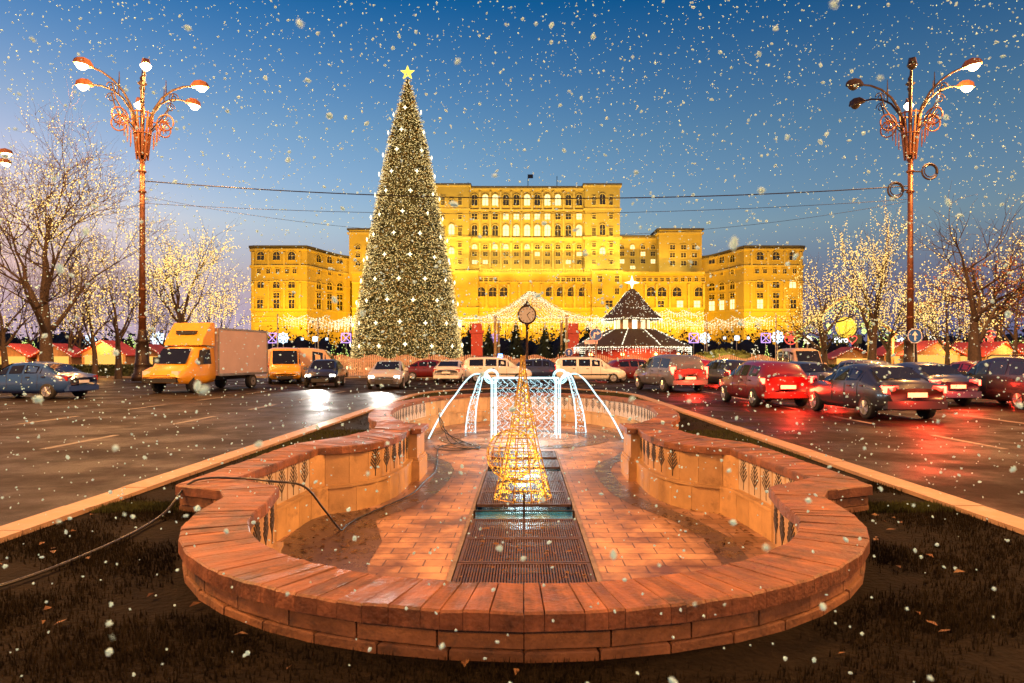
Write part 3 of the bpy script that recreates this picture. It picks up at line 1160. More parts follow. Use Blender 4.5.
# ------------------------------------------------------------------ street lamps
def lamp_post(label, X, Y, lit, power, heading=8.0):
    t = thing('street_lamp', label, 'street lamp', (X, Y, .0), 0, 'ornate six armed street lamps along the boulevard')
    base = MB()
    base.lathe([(.62, .1), (.62, .5), (.5, .6), (.46, 1.1), (.5, 1.2), (.42, 1.3), (.36, 2.6), (.42, 2.7), (.3, 2.85), (.24, 3.4)], 12)
    base.build('lamp_base', M['iron'], t, True)
    p = MB()
    p.lathe([(.22, 3.4), (.17, 9), (.15, 14.4)], 12)
    for z in (4.2, 6.0, 12.3, 13.6):
        p.lathe([(.2, z - .08), (.27, z), (.2, z + .08)], 12, cap=False)
    p.build('pole', M['bronze'], t, True)
    bk = MB()
    for k in range(12):
        a = 2 * pi * k / 12
        top, bot = (.62, 17.4), (.3, 14.6)
        bk.tube([(bot[0] * cos(a), bot[0] * sin(a), bot[1] - (.25 if k % 2 else 0)), (.42 * cos(a), .42 * sin(a), 15.8), (top[0] * cos(a), top[0] * sin(a), top[1])], [.07, .085, .05], 5)
    for z, r in ((14.7, .34), (16.0, .5), (17.3, .62)):
        bk.torus((0, 0, z), r, .05, 20, 5, 'z')
    bk.build('basket', M['bronze'], t)
    fi = MB()
    fi.lathe([(.12, 14.4), (.12, 18.8), (.2, 18.95), (.1, 19.1), (.3, 19.25), (.12, 19.45), (.16, 19.6), (.05, 19.8), (.01, 20.4)], 10)
    fi.build('finial', M['iron'], t, True)
    for k in range(6):
        a = radians(60 * k + heading)
        ca, sa = cos(a), sin(a)
        arm = MB()
        prof = [(.35, 16.6), (.75, 17.6), (1.25, 18.35), (1.9, 18.85), (2.6, 19.1), (3.2, 19.15)]
        arm.tube([(r * ca, r * sa, z) for r, z in prof], [.085, .08, .07, .065, .06, .055], 6)
        prof = [(.5, 16.2), (1.2, 17.0), (1.7, 17.7), (1.95, 18.6)]
        arm.tube([(r * ca, r * sa, z) for r, z in prof], .045, 5)
        # scroll
        sc = []
        for i in range(22):
            th = i / 21 * 3.4 * pi
            rr = .34 * (1 - i / 25)
            sc.append(((1.95 + rr * cos(th)) * ca, (1.95 + rr * cos(th)) * sa, 18.35 + rr * sin(th)))
        arm.tube(sc, .035, 4)
        # little spire on the arm
        arm.tube([(1.5 * ca, 1.5 * sa, 18.6), (1.5 * ca, 1.5 * sa, 19.5)], [.05, .02], 5)
        ao = arm.build('lamp_arm', M['iron'], t)
        # rosette ring hanging below the arm
        rg = MB()
        cx, cy, cz = 1.45 * ca, 1.45 * sa, 16.75
        nrm = Vector((-sa, ca, 0))
        def rp(r, th):
            return (cx + r * cos(th) * ca, cy + r * cos(th) * sa, cz + r * sin(th))
        rg.tube([rp(.52, 2 * pi * i / 20) for i in range(21)], .05, 5, False)
        for i in range(8):
            th = 2 * pi * i / 8
            rg.tube([rp(.05, th), rp(.32, th)], [.05, .03], 4)
        rg.tube([rp(.52, pi), (.5 * ca, .5 * sa, 16.75)], .04, 4)
        for i, zz in enumerate((15.2, 15.5, 15.9)):
            r_ = .75 + .2 * i
            rg.tube([(r_ * ca, r_ * sa, zz), (r_ * ca, r_ * sa, zz + .9)], .035, 4)
        rg.build('rosette', M['bronze'], t)
        on = k in lit
        hd = MB()
        def hp(r, w, z0, z1):
            return [((r) * ca - w * sa, r * sa + w * ca, z0), ((r) * ca + w * sa, r * sa - w * ca, z0), ((r) * ca + w * .7 * sa, r * sa - w * .7 * ca, z1), ((r) * ca - w * .7 * sa, r * sa + w * .7 * ca, z1)]
        st = [(3.1, .1, 19.08, 19.24), (3.35, .22, 19.08, 19.46), (3.75, .27, 19.06, 19.5), (4.1, .2, 19.08, 19.38), (4.22, .06, 19.1, 19.2)]
        vs, fs = [], []
        for s_ in st:
            vs += hp(*s_)
        for i in range(len(st) - 1):
            for q in range(4):
                fs.append((i * 4 + q, i * 4 + (q + 1) % 4, i * 4 + 4 + (q + 1) % 4, i * 4 + 4 + q))
        fs += [(3, 2, 1, 0), tuple(range(len(vs) - 4, len(vs)))]
        hd.add(vs, fs)
        ho = hd.build('lamp_head', M['bronze'] if on else M['iron'], t)  # lit heads take the copper colour, the lamp glow put into it
        le = MB()
        le.lathe([(.04, -.17), (.16, -.13), (.25, -.05), (.30, 0.0)], 10, (0, 0, 0))
        le.v = [((3.75 + x * 1.25) * ca - y * 1.05 * sa, (3.75 + x * 1.25) * sa + y * 1.05 * ca, 19.06 + z * 1.7) for x, y, z in le.v]
        le.build('lamp_lens', M['e_sodium'] if on else M['glass'], ho, True)
    for k in lit:
        a = radians(60 * k + heading)
        point_light('sodium_light', (3.75 * cos(a), 3.75 * sin(a), 18.6), power / len(lit), (1, .43, .11), .22, t)
    return t


LP = 9600
lampL = lamp_post('tall ornate street lamp with all six sodium heads lit, behind the yellow truck', -24.6, 44, range(6), LP, 182)
lampR = lamp_post('tall ornate street lamp with only three heads lit, beside the bare russet tree', 24.9, 44, (0, 1, 5), LP, 2)
for X in (-23.6, 23.6):
    for Y_, k_ in ((10.5, 3.4), (-23, 1.7)):
        lamp_post('ornate street lamp beside the near carriageway, out of the picture', X, Y_, range(6), LP * k_, 8)
lampF = lamp_post('street lamp at the left picture edge, mostly cut off, behind the big bare tree', PX(-42, 58), 58, range(6), LP * .4, 188)
# ornament rings on the right lamp
for k, (dx, z, lab) in enumerate(((-.95, 12.4, 'iron ring ornament on the left of the right lamp pole where the wire ends'), (1.25, 13.6, 'iron ring ornament on the right of the right lamp pole'))):
    b = MB().torus((0, 0, 0), .5, .06, 24, 6, 'y').torus((.06, .05, .05), .38, .04, 20, 5, 'y')
    b.tube([(-.5 if dx > 0 else .5, 0, 0), (-dx + (.14 if dx > 0 else -.14), 0, 0)], .05, 5)
    tag(b.build('ring_ornament', M['iron'], loc=(24.9 + dx, 44, z)), lab, 'ornament')

# ------------------------------------------------------------------ the palace
PAL_Y = 340.0
pal = thing('palace', 'huge floodlit yellow stone palace with stepped blocks and rows of arched windows', 'palace', (0, PAL_Y, 0))
rw = random.Random(11)


def window_mesh(w, h, arch):
    """frame and pane in the x-z plane centred on the sill, facing -Y"""
    b = MB()
    def outline(k, z0):
        ww, hh = w / 2 + k, h + k
        if arch:
            n = 8
            zc = hh - ww
            return [(-ww, z0), (ww, z0)] + [(ww * cos(pi * i / n), zc + ww * sin(pi * i / n)) for i in range(n + 1)]
        return [(-ww, z0), (ww, z0), (ww, hh), (-ww, hh)]
    o, i = outline(.38, -.3), outline(0, 0)
    n = len(o)
    b.cur = 0
    vs = [(x, -.45, z) for x, z in o] + [(x, -.45, z) for x, z in i] + [(x, 0, z) for x, z in o] + [(x, 0, z) for x, z in i]
    fs = []
    for k in range(n):
        k2 = (k + 1) % n
        fs += [(k, k2, n + k2, n + k), (2 * n + k, 2 * n + k2, k2, k), (n + k, n + k2, 3 * n + k2, 3 * n + k)]
    b.add(vs, fs)
    b.cur = 1
    b.add([(x, -.06, z) for x, z in i], [tuple(range(n))])
    b.cur = 0
    b.box(-.09, .09, -.2, -.07, 0, h - (w * .1 if arch else 0))
    b.box(-w / 2, w / 2, -.2, -.07, h * .55 - .08, h * .55 + .08)
    return b


WIN = {}
small_v = MB()
nwin = [0]


def add_window(parent, pos, ang, w, h, arch, lit, individual):
    key = (round(w, 1), round(h, 1), arch, lit)
    if individual:
        nwin[0] += 1
        if key not in WIN:
            o = window_mesh(w, h, arch).build('window', [M['palace_trim'], M['e_window'] if lit else M['glass']], parent)
            WIN[key] = o
        else:
            o = WIN[key].copy(); COL.objects.link(o); o.parent = parent
        o.location = (pos[0], pos[1] - PAL_Y, pos[2])
        o.rotation_euler = (0, 0, ang)
    else:
        m = window_mesh(w, h, arch)
        ca, sa = cos(ang), sin(ang)
        v = [(pos[0] + x * ca - y * sa, pos[1] - PAL_Y + x * sa + y * ca, pos[2] + z) for x, y, z in m.v]
        b = len(small_v.v)
        small_v.v += v
        small_v.f += [tuple(i + b for i in f) for f in m.f]
        small_v.m += [(2 if lit else 1) if q == 1 else 0 for q in m.m]


def block(name, outline, z0, z1, cornices=(), parapet=True, m=None, dz=None):
    """outline in world metres; cornices: list of (z, height, projection)"""
    b = MB()
    n = len(outline)
    dz = dz or [0] * n
    b.cur = 0
    b.hexa([(x, y - PAL_Y, z0) for x, y in outline], [(x, y - PAL_Y, z1 + dz[i]) for i, (x, y) in enumerate(outline)])
    b.cur = 1

    def grown(pr):
        off = offset(outline + [outline[0], outline[1]], -pr)[1:n + 1]
        return [off[-1]] + off[:-1]
    for z, hh, pr in cornices:
        k = max(0, (z - 20) / max(1, z1 - 20))
        off = grown(pr)
        b.hexa([(x, y - PAL_Y, z + dz[i] * k) for i, (x, y) in enumerate(off)], [(x, y - PAL_Y, z + hh + dz[i] * k) for i, (x, y) in enumerate(off)])
    if parapet:
        b.cur = 2
        off = grown(1.1)
        b.hexa([(x, y - PAL_Y, z1 + .02 + dz[i]) for i, (x, y) in enumerate(off)], [(x, y - PAL_Y, z1 + .9 + dz[i]) for i, (x, y) in enumerate(off)])
    return b.build(name, [M['palace'], M['palace_trim'], M['roof']], pal)


def wz(py, Y): return PZ(py, Y)


YT, YP, YS, YC = 345.0, 334.0, 343.0, 350.0
# central tower with side pavilions
ct = block('central_block', [(PX(468, YT), YT), (PX(586, YT), YT), (PX(586, YT), 400), (PX(468, YT), 400)], 40, wz(188, YT), [(wz(211, YT), .8, .7), (wz(240, YT), 1.2, 1.1), (wz(190, YT), .9, .9)])
pl_ = block('side_pavilion', [(PX(434, YT - 3), YT - 3), (PX(469, YT - 3), YT - 3), (PX(469, YT - 3), 399), (PX(434, YT - 3), 399)], 40, wz(185, YT - 3), [(wz(211, YT), .8, .7), (wz(240, YT), 1.2, 1.1), (wz(188, YT), .9, .9)])
pr_ = block('side_pavilion', [(PX(585, YT - 3), YT - 3), (PX(620, YT - 3), YT - 3), (PX(620, YT - 3), 399), (PX(585, YT - 3), 399)], 40, wz(185, YT - 3), [(wz(211, YT), .8, .7), (wz(240, YT), 1.2, 1.1), (wz(188, YT), .9, .9)])
# shoulder blocks
shR = block('shoulder_block', [(PX(659, YS), YS), (PX(702, YS), YS), (PX(702, YS), 398), (PX(659, YS), 398)], 40, wz(230, YS), [(wz(234, YS), .9, 1.0)])
shL = block('shoulder_block', [(PX(349, YS), YS), (PX(392, YS), YS), (PX(392, YS), 398), (PX(349, YS), 398)], 40, wz(230, YS), [(wz(234, YS), .9, 1.0)])
cnR = block('link_block', [(PX(618, YC), YC), (PX(661, YC), YC), (PX(661, YC), 396), (PX(618, YC), 396)], 40, wz(237, YC), [(wz(240, YC), .9, .9)])
cnL = block('link_block', [(PX(390, YC), YC), (PX(437, YC), YC), (PX(437, YC), 396), (PX(390, YC), 396)], 40, wz(237, YC), [(wz(240, YC), .9, .9)])
# podium
pd = block('podium', [(PX(352, YP), YP), (PX(704, YP), YP), (PX(704, YP), 404), (PX(352, YP), 404)], 0, wz(272, YP), [(wz(274, YP), 1.0, 1.0), (wz(283, YP), .7, .5), (wz(309, YP), .8, .6)], parapet=False)
for (xa, xb) in ((592, 622), (455, 478)):
    block('podium_pavilion', [(PX(xa, YP - 2), YP - 2), (PX(xb, YP - 2), YP - 2), (PX(xb, YP - 2), YP + 5), (PX(xa, YP - 2), YP + 5)], 0, wz(270, YP), [(wz(273, YP), 1.0, .9), (wz(309, YP), .8, .6)], parapet=False)
# wings: a curved facade that swings forward to an end block
def wing(sg):
    YA, YB = 345.0, 326.0
    Xa, Xb = (PX(702, YA), PX(744, YB)) if sg > 0 else (PX(350, YA), PX(307, YB))
    Xc = PX(805.5, YB) if sg > 0 else PX(248.5, YB)
    def cv(t): return (Xa + (Xb - Xa) * (t ** .75), YA + (YB - YA) * (t ** 1.3))
    curve = [cv(i / 8) for i in range(9)]
    zt = wz(247.5, YB)
    drop = wz(258, YA) - zt
    front = curve + [(Xc - sg * 3, YB - .01), (Xc - sg * .8, YB + .8), (Xc, YB + 3.5)]
    dz = [drop * (1 - (i / 8)) for i in range(9)] + [0, 0, 0, 0, drop]
    outline = front + [(Xc, 400), (Xa - sg * 2, 400)]
    if sg < 0:
        outline = outline[::-1]; dz = dz[::-1]
    o = block('wing', outline, 0, zt, [(wz(267, YB), .9, .7), (wz(250.5, YB), .8, .7), (wz(310, YB), .7, .5), (wz(282, YB), .5, .4)], dz=dz)
    wp = MB()
    for f in (.12, .39, .655, .92):
        X = Xb + (Xc - Xb) * f
        wp.box(X - .5, X + .5, YB - .5 - PAL_Y, YB - PAL_Y, wz(309, YB), wz(283, YB))
        wp.box(X - .5, X + .5, YB - .5 - PAL_Y, YB - PAL_Y, wz(266, YB), wz(252, YB))
    xs = sorted((Xb, Xc - sg * 3))
    for py in (313, 318, 323, 328):
        wp.box(xs[0], xs[1], YB - .25 - PAL_Y, YB - PAL_Y, wz(py, YB), wz(py, YB) + .35)
    wp.build('wing_relief', M['palace_trim'], o)
    def end_x(f): return Xb + (Xc - Xb) * f
    for f in (.26, .52, .79):
        add_window(o, (end_x(f), YB - .02, wz(260, YB)), 0, 3.4, 4.0, True, False, True)
    for f in (.26, .52, .79):
        add_window(o, (end_x(f), YB - .02, wz(288, YB)), 0, 3.2, 3.6, True, sg > 0 and f > .7, True)
    for f in (.21, .34, .50, .66, .82):
        add_window(o, (end_x(f), YB - .02, wz(273.5, YB)), 0, 1.8, 2.1, False, False, False)
    for f in (.26, .52):
        add_window(o, (end_x(f), YB - .02, wz(298, YB)), 0, 3.0, 2.4, False, False, False)
    for f in (.26, .52, .8):
        add_window(o, (end_x(f), YB - .02, wz(308.5, YB)), 0, 2.8, 4.2, False, sg > 0 and f < .3, False)
    for j, t in enumerate((.2, .45, .72)):
        x, y = cv(t)
        xa, ya = cv(t - .04); xb, yb = cv(t + .04)
        ang = math.atan2(yb - ya, xb - xa) if sg > 0 else math.atan2(ya - yb, xa - xb)
        for py, w, h, a in ((264, 3.2, 3.6, True), (276, 1.8, 2.1, False), (291, 3.2, 3.8, True), (300, 3.0, 2.4, False), (311, 3.0, 4.6, False)):
            z = wz(py - 3 * t, 345 - 19 * t)
            add_window(o, (x + (-.05 if sg > 0 else .05), y - .12, z), ang, w, h, a, py == 311 and sg > 0, a)
    return o


wing(1); wing(-1)
# tower windows
k_ = F / YT
cols = [430 + c / 3.252 for c in (145, 180, 212, 247, 281, 316, 349, 382, 416, 450, 485)]
lit1 = {1, 2, 5, 7, 8}
for i, c in enumerate(cols):
    X = PX(c, YT)
    add_window(ct, (X, YT, wz(205.5, YT)), 0, 2.9, 5.6, True, i in lit1, True)
    add_window(ct, (X, YT, wz(219.5, YT)), 0, 2.6, 2.9, False, i in (3, 4, 5, 6, 7, 10), False)
    add_window(ct, (X, YT, wz(236, YT)), 0, 2.9, 5.6, True, i in (3, 4, 5, 6, 7, 10), True)
    add_window(ct, (X, YT, wz(249, YT)), 0, 2.5, 2.3, True, i in (0, 2, 3, 5), False)
    add_window(ct, (X, YT, wz(256, YT)), 0, 2.4, 1.9, False, rw.random() < .25, False)
    add_window(ct, (X, YT, wz(264, YT)), 0, 2.4, 1.9, False, i in (0, 1, 9), False)
pil = MB()
for i in range(12):
    c = cols[0] - 5.2 + i * 10.45
    X = PX(c, YT)
    pil.box(X - .45, X + .45, YT - 1.1 - PAL_Y, YT - PAL_Y, wz(239, YT), wz(213, YT))
    pil.box(X - .4, X + .4, YT - .9 - PAL_Y, YT - PAL_Y, wz(269, YT), wz(243, YT))
    pil.box(X - .45, X + .45, YT - 1.1 - PAL_Y, YT - PAL_Y, wz(210, YT), wz(192, YT))
pil.build('pilaster_row', M['palace_trim'], pal)
pp = MB()
for p in list(range(486, 586, 11)) + [628, 633, 645, 656, 669, 688, 703]:
    X = PX(p + .5, YP)
    pp.box(X - .5, X + .5, YP - 1.0 - PAL_Y, YP - PAL_Y, wz(308, YP), wz(284, YP))
for py in (313, 318, 323, 328):
    pp.box(PX(353, YP), PX(703, YP), YP - .25 - PAL_Y, YP - PAL_Y, wz(py, YP), wz(py, YP) + .35)
for i in range(90):
    X = PX(478, YP) + i * 1.3
    if X < PX(591, YP):
        pp.box(X, X + .5, YP - .9 - PAL_Y, YP - .5 - PAL_Y, wz(272, YP), wz(270, YP))
pp.box(PX(478, YP), PX(591, YP), YP - 1.0 - PAL_Y, YP - .4 - PAL_Y, wz(270, YP), wz(269.2, YP))
pp.build('podium_relief', M['palace_trim'], pal)
for o, base in ((pl_, 434), (pr_, 585)):
    Yv = YT - 3
    for dx, pys in ((9, (205, 219, 236, 247, 255, 264)), (26, (205, 219, 236, 247, 255, 264))):
        for py in pys:
            add_window(o, (PX(base + dx, Yv), Yv, wz(py, Yv)), 0, 1.7, 4.2 if py in (205, 236) else 2.1, False, False, False)
    add_window(o, (PX(base + 17.5, Yv), Yv, wz(204.5, Yv)), 0, 2.8, 5.4 if base > 500 else 2.6, True, False, True)
    add_window(o, (PX(base + 17.5, Yv), Yv, wz(235, Yv)), 0, 2.8, 5.4, True, base < 500, True)
    add_window(o, (PX(base + 17.5, Yv), Yv, wz(254, Yv)), 0, 2.8, 3.2, True, True, True)
for o, pxs in ((shR, (672.5, 683.5, 694.5)), (shL, (358, 368.5, 379))):
    for p in pxs:
        for py in (249.5, 257.5, 265.5):
            add_window(o, (PX(p, YS), YS, wz(py, YS)), 0, 2.5, 2.2, o is shL, False, True)
for o, pxs in ((cnR, (622, 632.5, 643, 653)), (cnL, (398, 409, 420, 430))):
    for i, p in enumerate(pxs):
        for j, py in enumerate((249, 256, 263.5)):
            add_window(o, (PX(p, YC), YC, wz(py, YC)), 0, 2.3, 2.1, j == 0, (i + 2 * j) % 3 == 1, True if j == 0 else False)
    add_window(o, (PX(pxs[1], YC), YC, wz(269, YC)), 0, 2.3, 1.6, False, True, False)
# podium windows
for x0, x1, n in ((466, 496, 7), (558, 589, 7), (638, 668, 6), (676, 703, 5)):
    for i in range(n):
        add_window(pd, (PX(x0 + (x1 - x0) * i / (n - 1), YP), YP, wz(281.5, YP)), 0, 1.7, 1.9, False, False, False)
for p in (470, 481, 493, 504, 550, 561, 572, 583, 651, 662, 677, 699):
    add_window(pd, (PX(p, YP), YP, wz(296.5, YP)), 0, 4.3, 4.6, True, False, True)
for p in (600, 617):
    for py in (282, 294.5):
        add_window(pd, (PX(p, YP - 2), YP - 2, wz(py, YP - 2)), 0, 1.9, 3.0, False, False, False)
add_window(pd, (PX(609, YP - 2), YP - 2, wz(307, YP - 2)), 0, 3.6, 3.2, False, False, True)
for p in (661, 680, 697):
    add_window(pd, (PX(p, YP), YP, wz(309, YP)), 0, 3.0, 4.0, False, p != 661, False)
so_ = small_v.build('small_windows', [M['palace_trim'], M['glass'], M['e_window']], pal)
so_['kind'] = 'stuff'
mast = MB()
for px, h in ((528, 7), (557, 6), (468, 3)):
    mast.tube([(PX(px, 350), 350 - PAL_Y, wz(188, 350)), (PX(px, 350), 350 - PAL_Y, wz(188, 350) + h)], .18, 5)
mast.box(PX(528, 350), PX(528, 350) + 2.6, 350 - PAL_Y - .05, 350 - PAL_Y + .05, wz(188, 350) + 5, wz(188, 350) + 7)
mast.build('flag_mast', M['roof'], pal)
LOW, HIGH = (1, .54, .006), (1, .72, .18)
for x in range(-92, 100, 16):
    spot_light('floodlight', (x, YP - 44, 8), (x, YP, 30), 26000, LOW, 95, .8, .4, pal).location.y -= PAL_Y
for x in range(-84, 96, 12):
    spot_light('floodlight', (x, YP - 9, 2), (x, YP, 34), 11500, LOW, 62, .9, .3, pal).location.y -= PAL_Y
for sg in (1, -1):
    for x in (108, 119, 129):
        spot_light('floodlight', (sg * x, 316, 2), (sg * x, 326, 38), 11500, LOW, 62, .9, .3, pal).location.y -= PAL_Y
for x in range(-78, 84, 14):
    spot_light('floodlight', (x, YP + .5, 46.5), (x, YT, 55) if abs(x) < 50 else (x, YT, 53), 3000 if abs(x) < 50 else 1700, HIGH, 150, .5, .4, pal).location.y -= PAL_Y
for x in range(-48, 56, 16):
    spot_light('floodlight', (x, YP - 30, 18), (x, YT, 72), 66000, HIGH, 42, 1, .4, pal).location.y -= PAL_Y
for sg in (1, -1):
    for x in (94, 106, 118, 128):
        spot_light('floodlight', (sg * x, 272, 8), (sg * x, 320, 34), 26000, LOW, 95, .8, .4, pal).location.y -= PAL_Y

# dark mass of trees and low buildings far behind the market
sd = MB()
rs = random.Random(8)
for x in range(-270, 272, 2):
    h = rs.uniform(5.2, 7.4) + (1.5 if abs(x) > 120 else 0)
    w = rs.uniform(2.5, 5)
    y = 190 + rs.uniform(-8, 8)
    sd.lathe([(w * .5, 0), (w * .6, h * .5), (w * .5, h * .8), (w * .25, h * .95), (.2, h)], 7, (x, y, 0))
    for k in range(42):
        z = rs.uniform(.5, 1.35) * h * (1 if rs.random() < .75 else 1.12)
        p = Vector((x + rs.gauss(0, 2.2), y + rs.uniform(-2, 2), z))
        u, v = [Vector((rs.uniform(-1, 1), rs.uniform(-1, 1), rs.uniform(-1, 1))).normalized() * rs.uniform(.2, .55) for _ in range(2)]
        sd.add([p - u, p + v, p + u, p - v], [(0, 1, 2, 3)])
tag(sd.build('distant_wood', M['shade']), 'dark line of distant trees between the market lights and the palace', 'woods', kind='stuff')

# ------------------------------------------------------------------ big Christmas tree
XY = 68.8
XX = PX(407.5, XY)
XH = PZ(80, XY)
xt = thing('christmas_tree', 'giant cone shaped Christmas tree covered with warm lights and a yellow star on top', 'christmas tree', (XX, XY, .13))


def xr(z):
    t = 1 - z / XH
    pts = [(0, .25), (.22, 1.95), (.43, 3.15), (.72, 4.65), (1, 5.75)]
    for (a, ra), (b, rb) in zip(pts, pts[1:]):
        if t <= b:
            return ra + (rb - ra) * (t - a) / (b - a)
    return 5.75


core = MB()
core.lathe([(xr(XH * i / 20) - .35 if i < 20 else .05, XH * i / 20) for i in range(21)], 36)
core.build('crown', M['fir'], xt)
rx = random.Random(3)
tin, bu = MB(), MB()


def pick_z():
    while True:
        z = rx.random() * XH
        if rx.random() < xr(z) / 5.75:
            return z


for i in range(21000):
    z = pick_z(); a = rx.uniform(0, 2 * pi)
    r = xr(z) - .3
    L = rx.uniform(.25, .6); s = rx.uniform(.05, .12)
    ca, sa = cos(a), sin(a)
    a2 = a + rx.uniform(-.08, .08)
    p = Vector((r * ca, r * sa, z))
    q = Vector(((r + L) * cos(a2), (r + L) * sin(a2), z - rx.uniform(-.12, .3)))
    tdir = Vector((-sa, ca, rx.uniform(-.6, .6))) * s
    tin.cur = 0 if rx.random() < .45 else 1
    tin.add([p - tdir, p + tdir, q], [(0, 1, 2)])
tin.build('branch_tips', [M['fir'], M['tinsel']], xt)
for i in range(30000):
    z = pick_z(); a = rx.uniform(0, 2 * pi)
    if i % 3:                       # most bulbs hang on vertical strings
        a = 2 * pi * int(a / (2 * pi) * 150) / 150 + .012 * sin(z * 2.1 + i % 7) + rx.gauss(0, .004)
    r = xr(z) + rx.uniform(-.2, .1)
    bu.octa((r * cos(a), r * sin(a), z), rx.uniform(.014, .033))
bu.build('string_lights', M['e_treebulb'], xt)
star_m = MB()
def star4(b, R, r, d, n=4):
    ol = []
    for i in range(2 * n):
        t = pi / 2 + pi * i / n
        q = R if i % 2 == 0 else r
        ol.append((q * cos(t), q * sin(t)))
    c0, c1 = (0, -d, 0), (0, d, 0)
    vs = [(x, 0, z) for x, z in ol] + [c0, c1]
    m = 2 * n
    fs = [(i, (i + 1) % m, m) for i in range(m)] + [((i + 1) % m, i, m + 1) for i in range(m)]
    b.add(vs, fs)
star4(star_m, .25, .08, .08)
s0 = None
spots = []
rows = 13
for j in range(rows):
    z = .5 + (XH - 3.2) * j / (rows - 1) * .97
    n = max(4, round(2 * pi * xr(z) / 2.35))
    for i in range(n):
        a = 2 * pi * (i + .5 * (j % 2)) / n + .13 * j
        spots.append((a, z + rx.uniform(-.12, .12)))
spots.sort(key=lambda s: sin(s[0]))          # the side towards the boulevard first
rest = MB()
for i, (a, z) in enumerate(spots):
    r = xr(z) + .22
    if i < 98:
        if s0 is None:
            o = s0 = star_m.build('star_ornament', M['e_star'], xt)
        else:
            o = s0.copy(); COL.objects.link(o); o.parent = xt
        o.location = (r * cos(a), r * sin(a), z)
        o.rotation_euler = (0, 0, a + pi / 2)
    else:
        rest.octa((r * cos(a), r * sin(a), z), .16)
rest.build('star_ornaments', M['e_star'], xt)['kind'] = 'stuff'
tp = MB()
star4(tp, .78, .33, .2, 5)
tp.build('tree_topper', emit('yellow_star_glow', (1, .74, .08), .85), xt, loc=(0, 0, XH + .6))

# ------------------------------------------------------------------ light canopy, light garlands, carousel
def catenary(a, b, sag, n=12):
    a, b = Vector(a), Vector(b)
    return [a.lerp(b, i / n) - Vector((0, 0, sag * 4 * (i / n) * (1 - i / n))) for i in range(n + 1)]


def beads(mb, pts, step, size, r, drop=0, dropstep=.35):
    pos = 0.0
    for a, b in zip(pts, pts[1:]):
        a, b = Vector(a), Vector(b)
        L = (b - a).length
        n = max(1, int(L / step))
        for i in range(n):
            p = a.lerp(b, (i + r.random()) / n)
            mb.octa(p + Vector((0, 0, r.uniform(-.05, .05))), size * r.uniform(.7, 1.25))
        if drop:
            n = max(1, int(L / dropstep))
            for i in range(n):
                p = a.lerp(b, (i + .5) / n)
                d = drop * r.uniform(.45, 1.1)
                for j in range(int(d / .16)):
                    mb.octa(p - Vector((0, 0, .16 * j + r.uniform(0, .08))), size * r.uniform(.6, 1.1))


CYY = 73.0
kc = CYY / F
cn = thing('light_canopy', 'tent shaped canopy of hanging string lights over the market gate behind the clock', 'light canopy', (PX(531, CYY), CYY, .13))
cxx = PX(531, CYY)
rc = random.Random(9)
wires, lb, posts = MB(), MB(), MB()
apex = (0, 0, PZ(293, CYY))
fl_, fr_ = PX(458, CYY) - cxx, PX(607, CYY) - cxx
ez = PZ(319, CYY)
for k in range(23):
    t = k / 22
    x = fl_ + (fr_ - fl_) * t
    for side in (-1, 1):
        e = (x, side * 5.0, ez - .25)
        c = catenary((apex[0] + (x) * .05, 0, apex[2]), e, .95)
        wires.tube(c, .02, 3, False)
        beads(lb, c, .13, .034, rc)
for side in (-1, 1):
    prev = None
    for k in range(8):
        t0, t1 = k / 8, (k + 1) / 8
        c = catenary((fl_ + (fr_ - fl_) * t0, side * 5, ez), (fl_ + (fr_ - fl_) * t1, side * 5, ez), .3, 6)
        wires.tube(c, .02, 3, False)
        beads(lb, c, .1, .036, rc, drop=1.35, dropstep=.22)
for sx in (fl_, fr_):
    c = catenary((0, 0, apex[2]), (sx, 0, ez), 1.0)
    beads(lb, c, .1, .05, rc)
    c = catenary((sx, -5, ez), (sx, 5, ez), .2)
    beads(lb, c, .15, .045, rc, drop=1.2)
for px in (497, 564):
    for y in (-4.6, 4.6):
        MB().tube([(PX(px, CYY) - cxx, y, 0), (PX(px, CYY) - cxx, y, ez)], .14, 8).build('post', M['gilded'], cn)
wires.build('wires', M['rubber'], cn)
lb.build('string_lights', M['e_bulb'], cn)
for px, lab in ((477, 'red market gate pillar left of the clock beneath the light canopy'), (573, 'red market gate pillar right of the clock beneath the light canopy')):
    b = MB()
    b.box(-.55, .55, -.55, .55, 0, 3.9); b.box(-.7, .7, -.7, .7, 3.9, 4.2); b.box(-.72, .72, -.72, .72, 0, .4)
    b.box(-.5, .5, -.5, .5, 4.2, 4.9)
    tag(b.build('gate_pillar', M['red'], loc=(PX(px, 69), 69, .13)), lab, 'pillar', 'red pillars of the market gate')
point_light('canopy_glow', (PX(531, CYY), 70, 4.2), 260, (1, .75, .4), 1.0)


